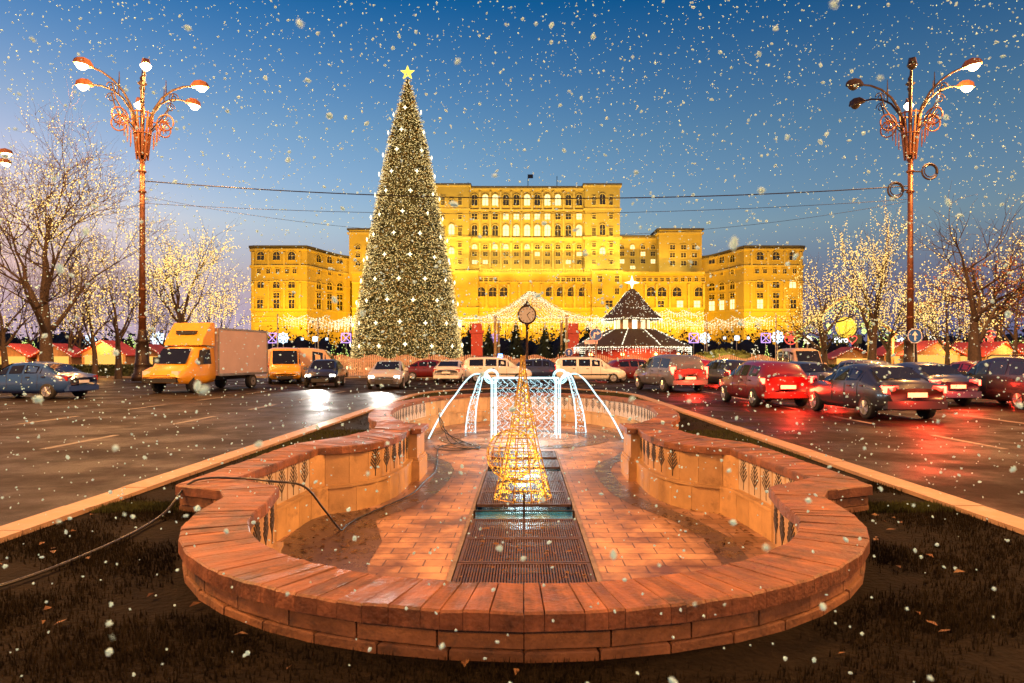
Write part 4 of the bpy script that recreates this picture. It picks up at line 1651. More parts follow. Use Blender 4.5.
def garland(lab, px0, py0, px1, py1, Y, n, drop, polepx, seed):
    r = random.Random(seed)
    x0 = PX(px0, Y)
    t = thing('light_garland', lab, 'light garland', (x0, Y, .13), 0, 'icicle light garlands on poles')
    w, b, p = MB(), MB(), MB()
    for row in range(3):
        yy = row * 1.6
        for k in range(n):
            t0, t1 = k / n, (k + 1) / n
            A = (PX(px0 + (px1 - px0) * t0, Y) - x0, yy, PZ(py0 + (py1 - py0) * t0, Y) - .13 + row * .25)
            B = (PX(px0 + (px1 - px0) * t1, Y) - x0, yy, PZ(py0 + (py1 - py0) * t1, Y) - .13 + row * .25)
            c = catenary(A, B, .45, 6)
            w.tube(c, .02, 3, False)
            beads(b, c, .12, .045, r, drop=drop, dropstep=.24)
    for q in polepx:
        f = (q - px0) / (px1 - px0)
        zt = PZ(py0 + (py1 - py0) * f, Y)
        p.tube([(PX(q, Y) - x0, 0, 0), (PX(q, Y) - x0, 0, zt + .1)], .07, 6)
    if polepx:
        p.build('garland_pole', M['steel'], t)
    w.build('wire', M['rubber'], t)
    b.build('string_lights', M['e_bulb'], t)
    return t


garland('curtain of icicle lights on a pole to the left of the giant Christmas tree', 277, 316, 356, 322, 74, 4, 1.3, (277.5, 318), 1)
garland('lower swag of icicle lights touching the left edge of the giant Christmas tree', 330, 323, 352, 315, 70, 2, 1.0, (), 2)
garland('curtain of icicle lights from the carousel roof towards two thin poles', 642, 318, 707, 322, 75, 4, 1.1, (707,), 3)
garland('farthest right curtain of icicle lights, ending at a thin pole before the lit trees', 707, 322, 777, 317, 74, 4, 1.2, (776,), 4)
garland('short upper swag of icicle lights right above the lower carousel roof', 655, 311, 708, 313, 78, 3, .7, (), 5)
garland('short swag of icicle lights between the light canopy and the carousel', 588, 322, 612, 316, 70, 2, 1.0, (), 6)

# carousel
QY = 64.0
ca_ = thing('carousel', 'round carousel pavilion with two brown roofs, light fringe, red booths and a star on top', 'carousel', (PX(632, QY), QY, .13))
kq = QY / F
b = MB()
b.lathe([(30 * kq, PZ(320, QY) - .13), (29.5 * kq, PZ(319, QY) - .08), (18 * kq, PZ(309, QY)), (6 * kq, PZ(294, QY)), (.15, PZ(290, QY))], 18)
b.build('upper_roof', M['darkroof'], ca_)
b = MB()
b.lathe([(58 * kq, PZ(348, QY) - .13), (57.5 * kq, PZ(347, QY) - .05), (40 * kq, PZ(339, QY)), (23 * kq, PZ(331, QY))], 18)
b.build('lower_roof', M['darkroof'], ca_)
b = MB()
b.lathe([(17 * kq, PZ(332, QY) - .13), (17 * kq, PZ(320, QY))], 12)
b.build('drum', M['wood'], ca_)
for k in range(12):
    a = 2 * pi * k / 12
    b = MB()
    b.box(-.22, .22, -.04, .04, PZ(331.5, QY) - .1, PZ(322, QY))
    o = b.build('drum_window', M['e_window'] if k % 3 else M['e_bulbw'], ca_)
    o.location = (17.2 * kq * cos(a), 17.2 * kq * sin(a), 0); o.rotation_euler = (0, 0, a + pi / 2)
b = MB()
b.lathe([(45 * kq, 0), (45 * kq, 2.3)], 14)
b.build('booth', M['red'], ca_)
for k in range(10):
    a = 2 * pi * k / 10
    MB().tube([(55 * kq * cos(a), 55 * kq * sin(a), 0), (55 * kq * cos(a), 55 * kq * sin(a), PZ(348, QY) - .1)], .07, 6).build('column', M['bronze'], ca_)
b = MB()
rq = random.Random(4)
for R_, z, d in ((58 * kq, PZ(348, QY) - .1, .75), (30 * kq, PZ(320, QY) - .1, .35)):
    ring = [(R_ * cos(2 * pi * i / 40), R_ * sin(2 * pi * i / 40), z) for i in range(41)]
    beads(b, ring, .12, .045, rq, drop=d, dropstep=.2)
for k in range(260):
    a = rq.uniform(0, 2 * pi); f = rq.random()
    rr = (6 + 24 * f) * kq
    zt_ = PZ(294 + (309 - 294) * min(1, f * 2) + (320 - 309) * max(0, f * 2 - 1), QY)
    b.octa((rr * cos(a), rr * sin(a), zt_ + .06), .03)
for k in range(10):
    a = 2 * pi * k / 10
    beads(b, [(57 * kq * cos(a), 57 * kq * sin(a), PZ(347, QY)), (40 * kq * cos(a), 40 * kq * sin(a), PZ(339, QY) + .05), (23 * kq * cos(a), 23 * kq * sin(a), PZ(331, QY) + .05)], .16, .05, rq)
b.build('fringe_lights', M['e_bulbw'], ca_)
b = MB()
for a in (200, 250, 290, 340):
    b.lathe([(.02, -.14), (.13, -.08), (.15, 0), (.1, .1), (.02, .14)], 8, (45.8 * kq * cos(radians(a)), 45.8 * kq * sin(radians(a)), 1.75))
b.build('lantern', emit('orange_lantern', (1, .42, .1), 7), ca_)
b = MB()
star4(b, .7, .2, .15, 4)
b.build('roof_star', M['e_star'], ca_, loc=(0, 0, PZ(284, QY)))
point_light('booth_light', (0, -6.2, 1.7), 120, (1, .3, .08), .3, ca_)

# ------------------------------------------------------------------ fence of pickets in front of the market
fm = MB()
for k in range(17):
    x = k * .15
    h = 1.55 + .16 * sin(2 * pi * k / 17)
    fm.box(x, x + .1, -.02, .02, .05, h)
    fm.add([], [])
fm.box(0, 2.52, .02, .05, .35, .45); fm.box(0, 2.52, .02, .05, 1.15, 1.25)
fm.box(-.03, .03, .0, .08, 0, 1.75)
f0 = None
FY = 53.9
for k in range(14):
    x = PX(332, FY) + k * 2.55
    if f0 is None:
        f0 = fm.build('fence_panel', M['fence'], loc=(x, FY, .13)); o = f0
    else:
        o = f0.copy(); COL.objects.link(o); o.location = (x, FY, .13)
    tag(o, 'salmon pink picket fence panel with a wavy top along the market', 'fence', 'picket fence panels along the market')

# ------------------------------------------------------------------ vehicles (nose towards +Y)
SH = {
    'sedan': [(-2.2, .45, .80, .83, .70, .62), (-2.1, .28, .92, .96, .83, .74), (-1.62, .24, .99, 1.03, .87, .72), (-.95, .22, .98, 1.38, .88, .60), (-.3, .22, .96, 1.46, .88, .62),
              (.35, .22, .95, 1.41, .88, .61), (1.1, .22, .93, .97, .87, .72), (1.7, .24, .84, .87, .85, .70), (2.1, .3, .70, .73, .78, .62), (2.2, .42, .6, .62, .68, .55)],
    'hatch': [(-1.95, .42, .95, 1.0, .74, .64), (-1.88, .28, .98, 1.12, .84, .64), (-1.5, .24, .98, 1.42, .86, .61), (-.7, .22, .97, 1.5, .87, .62), (-.05, .22, .96, 1.51, .87, .62),
              (.45, .22, .95, 1.45, .87, .61), (1.15, .22, .94, .98, .86, .72), (1.6, .24, .86, .89, .84, .70), (1.9, .3, .72, .75, .78, .62), (2.0, .42, .6, .62, .68, .55)],
    'wagon': [(-2.22, .42, .98, 1.05, .76, .66), (-2.16, .28, 1.0, 1.40, .84, .66), (-1.9, .24, 1.02, 1.60, .86, .68), (-.85, .22, 1.02, 1.65, .87, .69), (.0, .22, 1.01, 1.64, .87, .68),
              (.6, .22, 1.0, 1.55, .87, .66), (1.3, .22, .98, 1.02, .86, .74), (1.8, .24, .9, .94, .84, .72), (2.12, .3, .74, .77, .78, .62), (2.22, .42, .6, .62, .68, .55)],
    'suv': [(-2.3, .48, 1.05, 1.1, .80, .70), (-2.24, .34, 1.08, 1.35, .90, .70), (-1.9, .3, 1.1, 1.68, .93, .70), (-.9, .28, 1.1, 1.76, .94, .71), (.0, .28, 1.08, 1.76, .94, .71),
            (.6, .28, 1.07, 1.66, .94, .70), (1.3, .28, 1.05, 1.1, .93, .8), (1.85, .3, .97, 1.0, .91, .78), (2.2, .36, .8, .84, .84, .68), (2.3, .5, .68, .7, .74, .6)],
    'van': [(-2.5, .42, 1.15, 2.0, .90, .80), (-2.46, .30, 1.15, 2.15, .94, .84), (-2.2, .26, 1.15, 2.22, .95, .85), (-1.0, .25, 1.15, 2.25, .95, .85), (.3, .25, 1.15, 2.24, .95, .84),
            (1.1, .25, 1.14, 2.1, .95, .80), (1.85, .25, 1.1, 1.16, .94, .82), (2.25, .28, .98, 1.02, .90, .78), (2.45, .34, .75, .79, .84, .68), (2.52, .45, .6, .62, .74, .6)],
}
SH['van'][3:6] = [(-1.0, .25, 1.15, 2.25, .95, .85), (.3, .25, 1.15, 2.24, .95, .84), (1.1, .25, 1.14, 2.1, .95, .80)]


def car(name, label, kind, paint, loc, heading, group=None, tail=True, head=False, panel=False, roofbar=False, parts=True, cat='car'):
    """heading in degrees: 0 drives away from the photographer, 180 comes towards him"""
    st = SH[kind]
    t = thing(name, label, cat, loc, radians(-heading), group)
    b = MB()
    rings = []
    for (y, zl, zb, zt, wb, wt) in st:
        half = [(wb * .86, zl), (wb, zl + .16), (wb * 1.015, (zl + zb) / 2 + .05), (wb * .98, zb), (wt + (wb - wt) * .06, zt - .06), (wt * .8, zt), (0, zt + .015)]
        ring = [(x, y, z) for x, z in half] + [(-x, y, z) for x, z in reversed(half[:-1])]
        rings.append(ring)
    n = len(rings[0])
    vs = [p for r in rings for p in r]
    fs = []
    for i in range(len(rings) - 1):
        for k in range(n):
            k2 = (k + 1) % n
            fs.append((i * n + k, (i + 1) * n + k, (i + 1) * n + k2, i * n + k2)[::-1])
    fs += [tuple(range(n)), tuple(range((len(rings) - 1) * n, len(rings) * n))[::-1]]
    b.add(vs, fs)
    body = b.build('body', paint, t, True)
    # glazing
    def side_pt(i, f, s, out=.012):
        (y, zl, zb, zt, wb, wt) = st[i]
        return Vector((s * (wb * .98 + (wt + (wb - wt) * .06 - wb * .98) * f + out), y, zb + (zt - .06 - zb) * f))
    for s in (1, -1):
        for (i, j) in ((2, 3), (3, 4), (4, 5), (5, 6)):
            if panel and i in (2, 3):
                continue
            w = MB()
            a0, a1 = side_pt(i, .1, s), side_pt(i, .86, s)
            b0, b1 = side_pt(j, .1, s), side_pt(j, .86, s)
            e = .08
            q = [a0.lerp(b0, e), a0.lerp(b0, 1 - e), a1.lerp(b1, 1 - e), a1.lerp(b1, e)]
            if s < 0: q = q[::-1]
            w.add(q, [(0, 1, 2, 3)])
            w.build('side_window', M['carglass'], t)
    def cross(i, j, f0, f1, nm):
        A, B = st[i], st[j]
        w = MB()
        def pt(S, s): return Vector((s * S[5] * .9, S[0], S[3] - .02))
        a, b_ = pt(A, -1), pt(A, 1)
        c, d = pt(B, 1), pt(B, -1)
        q = [a.lerp(d, f0), b_.lerp(c, f0), b_.lerp(c, f1), a.lerp(d, f1)]
        nn = (q[1] - q[0]).cross(q[3] - q[0]).normalized()
        if nn.z < 0:
            q = q[::-1]; nn = -nn
        w.add([p + nn * .045 for p in q], [(0, 1, 2, 3)])
        w.build(nm, M['carglass'], t)
    cross(5, 6, .06, .94, 'windshield')
    if kind == 'sedan':
        cross(2, 3, .08, .92, 'rear_window')
    elif not panel:
        S0, S1 = st[1], st[2]
        w = MB()
        z0 = S0[2] + .06; z1 = S1[3] - .14
        y0 = S0[0] - .015 if kind in ('wagon', 'van', 'suv') else S0[0] - .0
        y1 = S1[0] - (.02 if kind == 'van' else .06)
        ya = S0[0] - .03 if kind != 'hatch' else S0[0] + .02
        w.hexa([(-S0[4] * .78, ya, z0), (S0[4] * .78, ya, z0), (S0[4] * .78, ya + .25, z0), (-S0[4] * .78, ya + .25, z0)],
               [(-S1[5] * .86, y1 - .08, z1), (S1[5] * .86, y1 - .08, z1), (S1[5] * .86, y1 + .2, z1), (-S1[5] * .86, y1 + .2, z1)])
        w.build('rear_window', M['carglass'], t)
    # wheels
    L = st[-1][0]
    wr = .31 if kind not in ('van', 'suv') else .36
    for y in (-L * .62, L * .63):
        for s in (1, -1):
            W = st[4][4]
            w = MB()
            w.lathe([(wr * .6, -.1), (wr * .95, -.1), (wr, -.06), (wr, .06), (wr * .95, .1), (wr * .6, .1)], 16, (s * (W - .075), y, wr), 'x')
            wo = w.build('wheel', M['tyre'], t, True)
            w = MB()
            w.lathe([(.02, 0), (wr * .62, 0), (wr * .64, -.015)], 16, (s * (W - .075), y, wr), 'x', cap=False)
            if s < 0:
                pass
            w.v = [(x + s * .108, yy, z) for x, yy, z in w.v]
            for k in range(5):
                aa = 2 * pi * k / 5
                w.tube([(s * (W + .036), y, wr), (s * (W + .036), y + wr * .6 * cos(aa), wr + wr * .6 * sin(aa))], .028, 4)
            w.build('rim', M['rim'], wo)
    for s in (1, -1):
        for i in (3, 4, 5):
            w = MB()
            (y, zl, zb, zt, wb, wt) = st[i]
            pts = [(wb + .004, zl + .2), (wb * 1.015 + .004, (zl + zb) / 2 + .05), (wb * .98 + .004, zb - .01)]
            w.tube([(s * x, y, z) for x, z in pts], .007, 4)
            w.build('door_line', M['blackplastic'], t)
            if i < 5:
                MB().box(*sorted((s * (wb * .985), s * (wb * 1.0 + .025))), y - .32, y - .16, zb - .12, zb - .085).build('door_handle', M['blackplastic'], t)
    # lamps
    S = st[1]
    hi = kind in ('wagon', 'van', 'suv')
    for s in (1, -1):
        w = MB()
        z0, z1 = (S[2] - .2, S[2] + .12) if hi else (S[2] - .2, S[2] - .02)
        x0, x1 = (S[4] * .80, S[4] * 1.0) if hi else (S[4] * .55, S[4] * 1.0)
        xs = sorted((s * x0, s * x1))
        w.box(xs[0], xs[1], S[0] - .05, S[0] + .16, z0, z1)
        w.build('taillight', M['e_tail'] if tail else M['tail_off'], t)
        S2 = st[-2]
        w = MB()
        xs = sorted((s * S2[4] * .55, s * S2[4] * .98))
        w.box(xs[0], xs[1], S2[0] - .2, S2[0] + .03, S2[2] - .16, S2[2] - .01)
        w.build('headlight', M['e_head'] if head else M['head_off'], t)
        S3 = st[6]
        w = MB()
        w.hexa([(s * (S3[4] + x), S3[0] - .35 + y, S3[2] + .02) for x, y in ((.0, 0), (.2, .02), (.2, .12), (.0, .12))],
               [(s * (S3[4] + x), S3[0] - .35 + y, S3[2] + .17) for x, y in ((.02, 0), (.18, .02), (.18, .1), (.02, .1))])
        w.build('mirror', paint, t)
    w = MB()
    w.box(-.26, .26, st[0][0] - .03, st[0][0] - .005, .62, .74)
    w.build('number_plate', M['plate'], t)
    w = MB()
    w.box(-st[1][4] * .96, st[1][4] * .96, st[0][0] - .025, st[0][0] + .18, st[1][1] + .04, st[1][1] + .24)
    w.build('rear_bumper', M['blackplastic'] if kind == 'wagon' else paint, t)
    w = MB()
    w.box(-.45, .45, st[-1][0] - .12, st[-1][0] + .012, .3, .5)
    w.build('grille', M['blackplastic'], t)
    if roofbar:
        w = MB()
        z = st[3][3]
        w.box(-.5, .5, .0, .3, z + .01, z + .05)
        w.box(-.12, .12, .02, .28, z + .05, z + .2)
        lb_ = w.build('beacon', M['e_blue'], t)
    if kind == 'wagon':
        for s in (1, -1):
            MB().tube([(s * .62, -1.7, 1.64), (s * .64, -1.5, 1.71), (s * .64, .1, 1.71), (s * .62, .3, 1.64)], .022, 5).build('roof_rail', M['blackplastic'], t)
            MB().box(s * .88 - .012, s * .88 + .012, -1.5, 1.4, .5, .58).build('side_strip', M['blackplastic'], t)
    if tail and loc[0] > 5:
        point_light('tail_glow', (0, st[0][0] - .45, .7), 110, (1, .03, .012), .25, t)
    if head:
        hx = st[-2]
        d = Vector((0, 30, 0))
        spot_light('headlight_beam', (0, st[-1][0] + .1, .68), (0, st[-1][0] + 22, -.3), 1700, (1, .95, .85), 34, .7, .12, t)
    return t


car('police_wagon', 'white police estate car with a lit blue beacon, seen from the side behind the fountain', 'wagon', M['p_white'], (PX(498, 45), 45, 0), 90, roofbar=True)
car('estate_car', 'white estate car with black roof rails, nearest the carousel, seen from the side', 'wagon', M['p_white'], (PX(590, 44), 44, 0), 90)
car('parked_sedan', 'cream sedan seen from behind, left of the white police car', 'sedan', M['p_white'], (PX(448, 42), 44.5, 0), 4, tail=False)
car('parked_car', 'dark red car with a white stripe low on it, left of the cream sedan', 'sedan', M['p_darkred'], (PX(430, 48), 49, 0), 82)
car('parked_car', 'dark blue car between the white police car and the white estate car', 'hatch', M['p_navy'], (PX(543, 48), 48.5, 0), 90)
car('parked_car', 'dark maroon car with lit tail lamps just right of the white estate car', 'hatch', M['p_darkred'], (PX(636, 45), 46, 0), 70)
# traffic on the right carriageway, driving away
for lab, kind, paint, px, Y, hd in (
        ('purple grey car with glowing tail lamps first beyond the right kerb of the fountain lawn', 'suv', 'p_grey', 668, 33.5, -14),
        ('dark hatchback with lit tail lamps in front of the clipped hedges', 'hatch', 'p_dark', 725, 36.5, -12),
        ('red car farthest back in the right traffic, close to the picket fence', 'hatch', 'p_red', 690, 43, -30),
        ('black car far back in the right traffic, next to the tan van', 'sedan', 'p_dark', 756, 42.5, -22),
        ('navy sedan in the middle of the right traffic with tail lamps lit', 'sedan', 'p_navy', 800, 28.5, -6),
        ('silver grey hatchback in the outer lane under the lit market gate', 'hatch', 'p_grey', 858, 34, -8),
        ('dark navy car with bright tail lamps, in front of the right street lamp', 'sedan', 'p_navy', 915, 24.5, -4),
        ('dark estate car at the right picture edge with tail lamps lit', 'wagon', 'p_dark', 1012, 23, -3),
        ('wine coloured hatchback nearest the right kerb, its tail lamps glaring', 'hatch', 'p_darkred', 762, 24, -5),
        ('black saloon in the nearest row of the right traffic', 'sedan', 'p_dark', 868, 19.6, -4),
        ('wine red car behind the dark estate car at the right edge', 'sedan', 'p_darkred', 970, 33, -6)):
    car('traffic_car', lab, kind, M[paint], (PX(px, Y), Y, 0), hd, 'cars driving away on the right carriageway')
# left carriageway
car('blue_car', 'blue car at the left picture edge, seen from the side under the bare trees', 'sedan', M['p_blue'], (PX(33, 27.5), 27.5, 0), -84, tail=False)
car('oncoming_car', 'silver car with bright headlamps coming along the left carriageway', 'sedan', M['p_silver'], (-7.2, 36.5, 0), 176, head=True, tail=False)
car('oncoming_car', 'dark car with bright headlamps behind, closest to the lone tan van', 'hatch', M['p_dark'], (-11.2, 38.5, 0), 172, head=True, tail=False)
car('tan_van', 'tan delivery van behind the yellow truck, left of the giant Christmas tree', 'van', M['p_tan'], (PX(304, 45), 46, 0), 82, panel=True, tail=False, cat='van')
car('yellow_van', 'yellow van half hidden behind the grey box of the truck', 'van', M['p_yellow'], (PX(279, 43), 44, 0), 160, panel=True, tail=False, cat='van')
car('orange_van', 'orange tan van facing the road on the right, below a red star light', 'van', M['p_tan'], (PX(804, 46), 46.5, 0), 184, tail=False, cat='van')

# box truck with yellow cab
tk = thing('box_truck', 'yellow cab truck with a grey cargo box, turning by the left lamp post', 'truck', (PX(208, 34), 34.4, 0), radians(171))
c = MB()
stt = [(1.2, .45, 1.25, 2.15, 1.0, .88), (1.9, .4, 1.25, 2.18, 1.02, .88), (2.5, .4, 1.22, 2.05, 1.02, .84), (3.15, .42, 1.18, 1.26, 1.0, .86), (3.6, .45, 1.05, 1.1, .96, .82), (3.8, .5, .85, .9, .9, .75), (3.86, .55, .7, .72, .8, .7)]
rings = []
for (y, zl, zb, zt, wb, wt) in stt:
    half = [(wb * .9, zl), (wb, zl + .2), (wb, (zl + zb) / 2), (wb * .99, zb), (wt + .02, zt - .08), (wt * .85, zt), (0, zt + .02)]
    rings.append([(x, y, z) for x, z in half] + [(-x, y, z) for x, z in reversed(half[:-1])])
n = len(rings[0])
fs = []
for i in range(len(rings) - 1):
    for k in range(n):
        fs.append((i * n + k, i * n + (k + 1) % n, (i + 1) * n + (k + 1) % n, (i + 1) * n + k))
fs += [tuple(range(n))[::-1], tuple(range((len(rings) - 1) * n, len(rings) * n))]
c.add([p for r in rings for p in r], fs)
c.build('cab', M['p_yellow'], tk, True)
w = MB()
w.add([(-.8, 3.10, 1.32), (.8, 3.10, 1.32), (.74, 2.58, 2.02), (-.74, 2.58, 2.02)], [(0, 1, 2, 3)])
w.v = [(x, y + .07, z + .03) for x, y, z in w.v]
w.build('windshield', M['carglass'], tk)
for s in (1, -1):
    w = MB()
    w.add([(s * 1.02, 1.55, 1.32), (s * 1.02, 2.6, 1.3), (s * .945, 2.35, 1.98), (s * .93, 1.55, 2.02)], [(0, 1, 2, 3) if s > 0 else (3, 2, 1, 0)])
    w.build('side_window', M['carglass'], tk)
    w = MB()
    xs = sorted((s * .55, s * .9))
    w.box(xs[0], xs[1], 3.55, 3.8, .82, 1.02)
    w.build('headlight', M['head_off'], tk)
    w = MB()
    w.box(*sorted((s * 1.08, s * 1.28)), 2.5, 2.62, 1.3, 1.65)
    w.tube([(s * .98, 2.55, 1.45), (s * 1.15, 2.55, 1.45)], .03, 5)
    w.build('mirror', M['blackplastic'], tk)
w = MB()
w.prism_yz([(1.25, 2.2), (2.25, 2.2), (2.1, 2.55), (1.5, 3.3), (1.25, 3.3)], -.98, .98)
w.build('wind_deflector', M['p_yellow'], tk)
w = MB()
w.box(-.5, .5, 1.8, 1.98, 2.68, 2.86)
w.v = [(x, y + .06, z + .04) for x, y, z in w.v]
w.build('deflector_grille', M['blackplastic'], tk)
w = MB()
w.box(-.85, .85, 3.72, 3.9, .5, .68)
w.box(-.5, .5, 3.8, 3.84, .72, .82)
w.build('bumper', M['blackplastic'], tk)
w = MB()
w.box(-1.08, 1.08, -3.4, 1.12, .75, 3.05)
w.build('cargo_box', M['truckbox'], tk)
w = MB()
for s in (1, -1):
    for y in (-3.4, 1.06):
        w.box(s * 1.085 - .03, s * 1.085 + .03, y - .0, y + .07, .76, 3.06)
    w.box(s * 1.085 - .03, s * 1.085 + .03, -3.32, 1.05, .72, .84)
    w.box(s * 1.085 - .03, s * 1.085 + .03, -3.32, 1.05, 2.98, 3.075)
w.build('box_edge_rail', M['steel'], tk)
for y in (-2.1, 2.75):
    for s in (1, -1):
        w = MB()
        w.lathe([(.2, -.13), (.36, -.13), (.38, -.08), (.38, .08), (.36, .13), (.2, .13)], 16, (s * .88, y, .38), 'x')
        wo = w.build('wheel', M['tyre'], tk, True)
        w = MB()
        w.lathe([(.05, 0), (.22, 0)], 14, (s * 1.015, y, .38), 'x', cap=False)
        w.build('rim', M['steel'], wo)
w = MB()
w.box(-.4, .4, -3.3, 1.2, .5, .74)
w.build('chassis', M['blackplastic'], tk)

# ------------------------------------------------------------------ trees
def bare_tree(label, X, Y, H, trunk_r, spread, seed, nb=0, drape=0, leaves=0, lean=0.0, levels=4, bulb=.035, bm='e_crownbulb', zmin=.25, fork=.28, lowbranch=None):
    r = random.Random(seed)
    t = thing('bare_tree', label, 'tree', (X, Y, .1), 0, 'bare trees beside the boulevard')
    tk_, tw = MB(), MB()
    segs = []

    def rv(k): return Vector((r.uniform(-k, k), r.uniform(-k, k), r.uniform(-k, k)))

    def grow(p, d, L, rad, lev):
        n = 4 if lev < 2 else 3
        pts = [p.copy()]; rr = [rad]
        d = d.copy()
        for i in range(n):
            d = (d + rv(.16 + .05 * lev if lev else .05) + Vector((0, 0, .07 if lev > 0 else .03))).normalized()
            p = p + d * (L / n)
            pts.append(p.copy()); rr.append(rad * (1 - .55 * (i + 1) / n))
        (tk_ if lev < 2 else tw).tube(pts, rr, 7 if lev == 0 else 5 if lev == 1 else 3, caps=False)
        for a, b in zip(pts, pts[1:]):
            segs.append((a, b, lev))
        if lev >= levels:
            return
        k = r.randint(3, 5) if lev == 0 else r.randint(3, 4)
        if lev >= 2: k = r.randint(3, 5)
        for j in range(k):
            f = r.uniform(.45, 1.0) if lev else r.uniform(.5, 1.0)
            i = min(n - 1, int(f * n))
            q = pts[i].lerp(pts[i + 1], f * n - i)
            side = rv(1)
            side = (side - d * side.dot(d)).normalized()
            nd = (d * r.uniform(.45, .95) + side * spread * r.uniform(.6, 1.15)).normalized()
            grow(q, nd, L * r.uniform(.6, .82), max(.008, rr[i] * r.uniform(.5, .68)), lev + 1)
        # leader
        grow(pts[-1], (d + rv(.2)).normalized(), L * .78, rr[-1] * .9, lev + 1)

    grow(Vector((0, 0, 0)), Vector((lean, 0, 1)).normalized(), H * fork, trunk_r, 0)
    mz = max(max(a.z, b.z) for a, b, l in segs)
    s_ = H / mz
    for m in (tk_, tw):
        m.v = [(x * s_, y * s_, z * s_) for x, y, z in m.v]
    tk_.build('trunk', M['bark'], t, True)
    tw.build('twigs', M['twig'], t)
    if nb:
        b = MB()
        cand = [q for q in segs if q[2] >= 1]
        wts = [(q[1] - q[0]).length for q in cand]
        for a, c_, l in r.choices(cand, wts, k=nb):
            p = a.lerp(c_, r.random()) * s_
            if p.z < H * zmin: continue
            b.octa(p + rv(.04), bulb * r.uniform(.8, 1.5))
        for a, c_, l in r.choices([q for q in segs if q[2] >= 2], k=drape):
            p = a.lerp(c_, r.random()) * s_
            if p.z < H * zmin: continue
            L = min(p.z - H * zmin * .8, r.uniform(.8, 3.0))
            z = 0; sw = r.uniform(-.12, .12); sw2 = r.uniform(1, 3)
            while z < L:
                b.octa(p + Vector((sw * sin(z * sw2) + r.uniform(-.03, .03), r.uniform(-.03, .03), -z)), bulb * r.uniform(.6, 1.1))
                z += .22
        b.build('string_lights', M[bm], t)
    if leaves:
        b = MB()
        cand = [q for q in segs if q[2] >= 3 and q[0].z * s_ < H * .6]
        for a, c_, l in r.choices(cand, k=leaves):
            p = a.lerp(c_, r.random()) * s_ + rv(.12)
            u = rv(1).normalized() * .07; v = rv(1).normalized() * .07
            b.add([p - u, p + v, p + u, p - v], [(0, 1, 2, 3)])
        b.build('leaves', M['russet'], t)
    return t


bare_tree('tallest bare tree, at the left, its upper branches hung with dripping warm lights', PX(46, 40), 40, 18.6, .40, .62, 61, nb=1700, drape=260, bulb=.034, zmin=.42, fork=.27, levels=5)
bare_tree('lit tree with a dense glow of warm lights, right behind the yellow truck', PX(180, 58), 58, 14.6, .26, .66, 5, nb=2200, drape=90, bulb=.042, zmin=.22, fork=.24)
bare_tree('thin bare tree at the far left edge with a few lights', PX(6, 46), 46, 10.5, .22, .6, 31, nb=120, drape=8, bulb=.04)
bare_tree('slim dark bare tree right of the tallest tree, in front of the red roofed hut', PX(95, 52), 52, 12, .2, .6, 44, nb=420, drape=30, bulb=.04, zmin=.35)
bare_tree('crooked dark tree just left of the lit street lamp', PX(118, 48), 48, 10.8, .22, .75, 45, nb=420, drape=24, bulb=.04, zmin=.35, lean=.05)
bare_tree('small bare tree half hidden behind the thick trunk of the tallest tree', PX(68, 60), 60, 10, .2, .7, 46, nb=160, bulb=.045)
bare_tree('bare tree between the lit tree and the palace wing', PX(222, 66), 66, 10.5, .17, .7, 47, nb=700, drape=50, bulb=.05, zmin=.2)
bare_tree('tall lit tree left of the right street lamp, strung with warm drops of light', PX(872, 52), 52, 14.2, .33, .62, 8, nb=1500, drape=130, bulb=.036, zmin=.24, fork=.27, lean=.06)
bare_tree('weeping lit tree in front of the right palace wing', PX(826, 55), 55, 10.6, .24, .8, 9, nb=1100, drape=120, bulb=.04, zmin=.4, fork=.22, lean=-.12)
bare_tree('widest bare tree at the right with a few russet leaves left and hardly any lights', PX(975, 43), 43, 12.4, .30, .8, 23, nb=240, drape=6, leaves=1500, bulb=.035, fork=.2)
bare_tree('slender bare tree between the right street lamp and the russet tree', PX(948, 54), 54, 11, .2, .7, 13, nb=700, drape=36, bulb=.045, zmin=.25)
bare_tree('bare tree at the right picture edge, thin trunk, lights on its upper twigs', PX(1016, 50), 50, 12, .2, .7, 14, nb=600, drape=30, leaves=500, bulb=.045, zmin=.3)
bare_tree('bare tree beside the tall lit tree, thinner, standing just right of it', PX(888, 56), 56, 9.5, .22, .65, 15, nb=500, bulb=.045)

# trees farther back, seen through the first row
BT = [o for o in COL.objects if o.parent is None and o.name.startswith('bare_tree')]
for src, px, Y, rz, sc_, lab in (
        (3, 30, 72, 1.0, .9, 'bare tree behind the tallest tree, seen left of its trunk'), (4, 78, 76, 2.1, 1.0, 'bare tree behind the tallest tree, seen right of its trunk'),
        (5, 140, 80, .5, 1.25, 'bare tree far behind the lit street lamp on the left'), (3, 162, 70, 4.0, .8, 'bare tree behind the yellow cab, left of the dense lit tree'),
        (10, 925, 74, 1.3, 1.0, 'lit bare tree behind the hut right of the right street lamp'), (9, 1000, 66, 2.6, 1.1, 'leafier bare tree behind the russet tree, toward the right edge'),
        (11, 960, 78, 3.3, 1.1, 'bare tree farthest back between the huts on the right'), (5, 858, 76, 1.9, 1.15, 'plain bare tree behind the round yellow sign')):
    c = dup(BT[src], None, (PX(px, Y), Y, .1), rz, lab)
    c.scale = (sc_, sc_, sc_)

